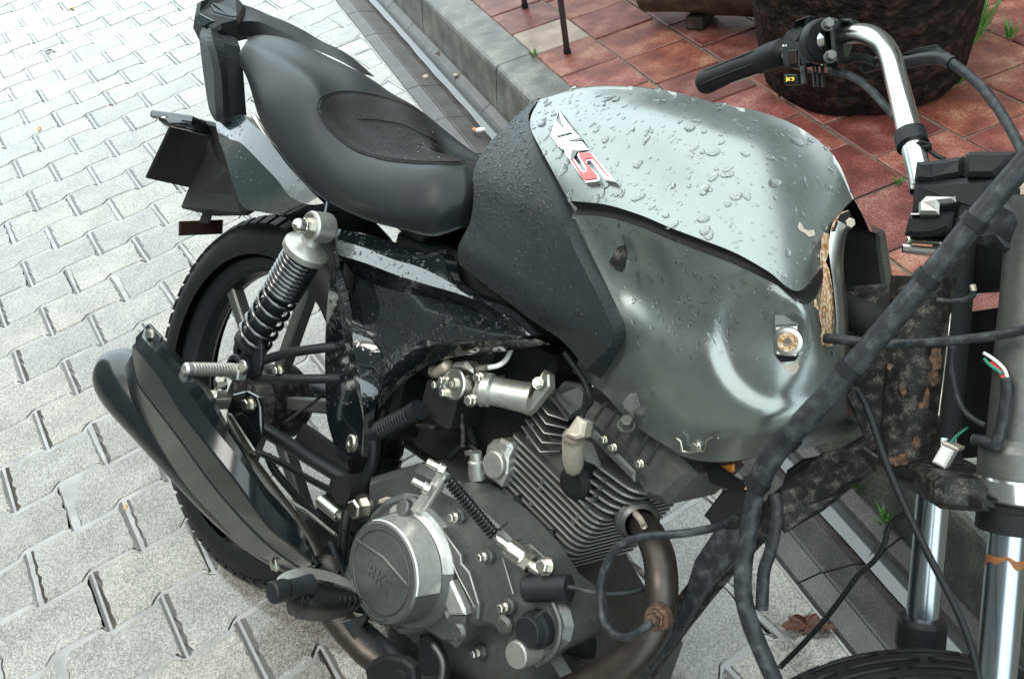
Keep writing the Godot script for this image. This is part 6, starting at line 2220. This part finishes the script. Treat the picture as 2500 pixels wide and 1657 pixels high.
# ================================================================ raindrops
func drop_mesh(seed_: int) -> ArrayMesh:
	var r := RandomNumberGenerator.new()
	r.seed = seed_
	var ph := [r.randf() * TAU, r.randf() * TAU]
	var st := ST()
	var rows := []
	for q in [[-.12, .96], [.0, 1.0], [.28, .92], [.52, .70], [.66, .40], [.70, .02]]:
		var l := []
		for k in 12:
			var a := TAU * k / 12.0
			var w: float = q[1] * (1.0 + .16 * sin(a * 2.0 + ph[0]) + .10 * sin(a * 3.0 + ph[1]))
			l.append(Vector3(cos(a) * w, q[0], sin(a) * w))
		rows.append(l)
	for i in rows.size() - 1:
		for k in 12: quad(st, rows[i][k], rows[i][(k + 1) % 12], rows[i + 1][(k + 1) % 12], rows[i + 1][k])
	for k in 12: tri(st, Vector3(0, -.12, 0), rows[0][(k + 1) % 12], rows[0][k])
	st.generate_normals()
	return st.commit()

func drop_at(list: Array, p: Vector3, n: Vector3, r: float) -> void:
	if n.dot(CB - p) < 0: n = -n
	var x := n.cross(Vector3(.3, .7, -.2)).normalized()
	var b := Basis(x, n, x.cross(n)) * Basis(Vector3.UP, rng.randf() * TAU)
	var e := rng.randf_range(.8, 1.5)
	list.append(Transform3D(b * Basis.from_scale(Vector3(r * e, r * rng.randf_range(.32, .5), r / e)), p))

func drops_on(rows: Array, count: int, lo: float, hi: float, power: float, keep: Callable) -> Array:
	var out := []
	var tries := 0
	while out.size() < count and tries < count * 12:
		tries += 1
		var i := rng.randi_range(0, rows.size() - 2)
		var j := rng.randi_range(0, rows[i].size() - 2)
		var a: Vector3 = rows[i][j]
		var b: Vector3 = rows[i + 1][j]
		var c: Vector3 = rows[i + 1][j + 1]
		var d: Vector3 = rows[i][j + 1]
		if a == Vector3.INF or b == Vector3.INF or c == Vector3.INF or d == Vector3.INF: continue
		var area := (b - a).cross(d - a).length()
		if rng.randf() > area / 0.00016: continue
		var u := rng.randf()
		var v := rng.randf()
		var p := a.lerp(b, u).lerp(d.lerp(c, u), v)
		if not keep.call(seen_at(p)): continue
		var n := (b - a).cross(d - a).normalized()
		drop_at(out, p, n, lerpf(lo, hi, pow(rng.randf(), power)))
	return out

func wet(parent: Node, list: Array) -> void:
	for v in 3:
		var mm := MultiMesh.new()
		mm.transform_format = MultiMesh.TRANSFORM_3D
		mm.mesh = drop_mesh(v + 5)
		var mine := []
		for i in list.size():
			if i % 3 == v: mine.append(list[i])
		mm.instance_count = mine.size()
		for i in mine.size(): mm.set_instance_transform(i, mine[i])
		var o := MultiMeshInstance3D.new()
		o.name = "raindrops"
		o.multimesh = mm
		o.material_override = M.drop
		o.set_meta("kind", "stuff")
		parent.add_child(o, true)

func rain() -> void:
	var any := func(_p: Vector2) -> bool: return true
	var tk := moto.get_node("fuel_tank")
	var l := drops_on(M.tank_rows, 130, .0024, .0068, 1.8, any)
	l.append_array(drops_on(M.tank_rows, 700, .0006, .0022, 1.5, any))
	l.append_array(drops_on(M.tank_rows2, 380, .0007, .0042, 2.6, func(p): return p.y < 880))
	wet(tk, l)
	wet(moto.get_node("knee_panel"), drops_on(M.knee_rows, 1700, .0008, .0026, 2.0, func(p): return rng.randf() < clampf(1.25 - (p.y - 250) / 560.0, .1, 1.0)))
	var side := []
	for f in M.side_faces:
		var area: float = (f[1] - f[0]).cross(f[2] - f[0]).length() / 2.0
		for k in int(area / .000022):
			var u := rng.randf()
			var v := rng.randf()
			if u + v > 1.0:
				u = 1.0 - u
				v = 1.0 - v
			drop_at(side, f[0] + (f[1] - f[0]) * u + (f[2] - f[0]) * v, (f[1] - f[0]).cross(f[2] - f[0]).normalized(), lerpf(.0005, .0030, pow(rng.randf(), 2.6)))
	for d in M.side_rows: side.append_array(drops_on(d, 330, .0006, .0034, 2.2, func(p): return p.y < 990))
	wet(moto.get_node("side_panel"), side)
	wet(moto.get_node("tail_cowl"), drops_on(M.cowl_rows, 260, .0005, .0020, 1.8, any))
	wet(moto.get_node("seat"), drops_on(M.pad_rows, 420, .0006, .0020, 1.5, func(p): return p.y > 250 + (p.x - 780) * .22))
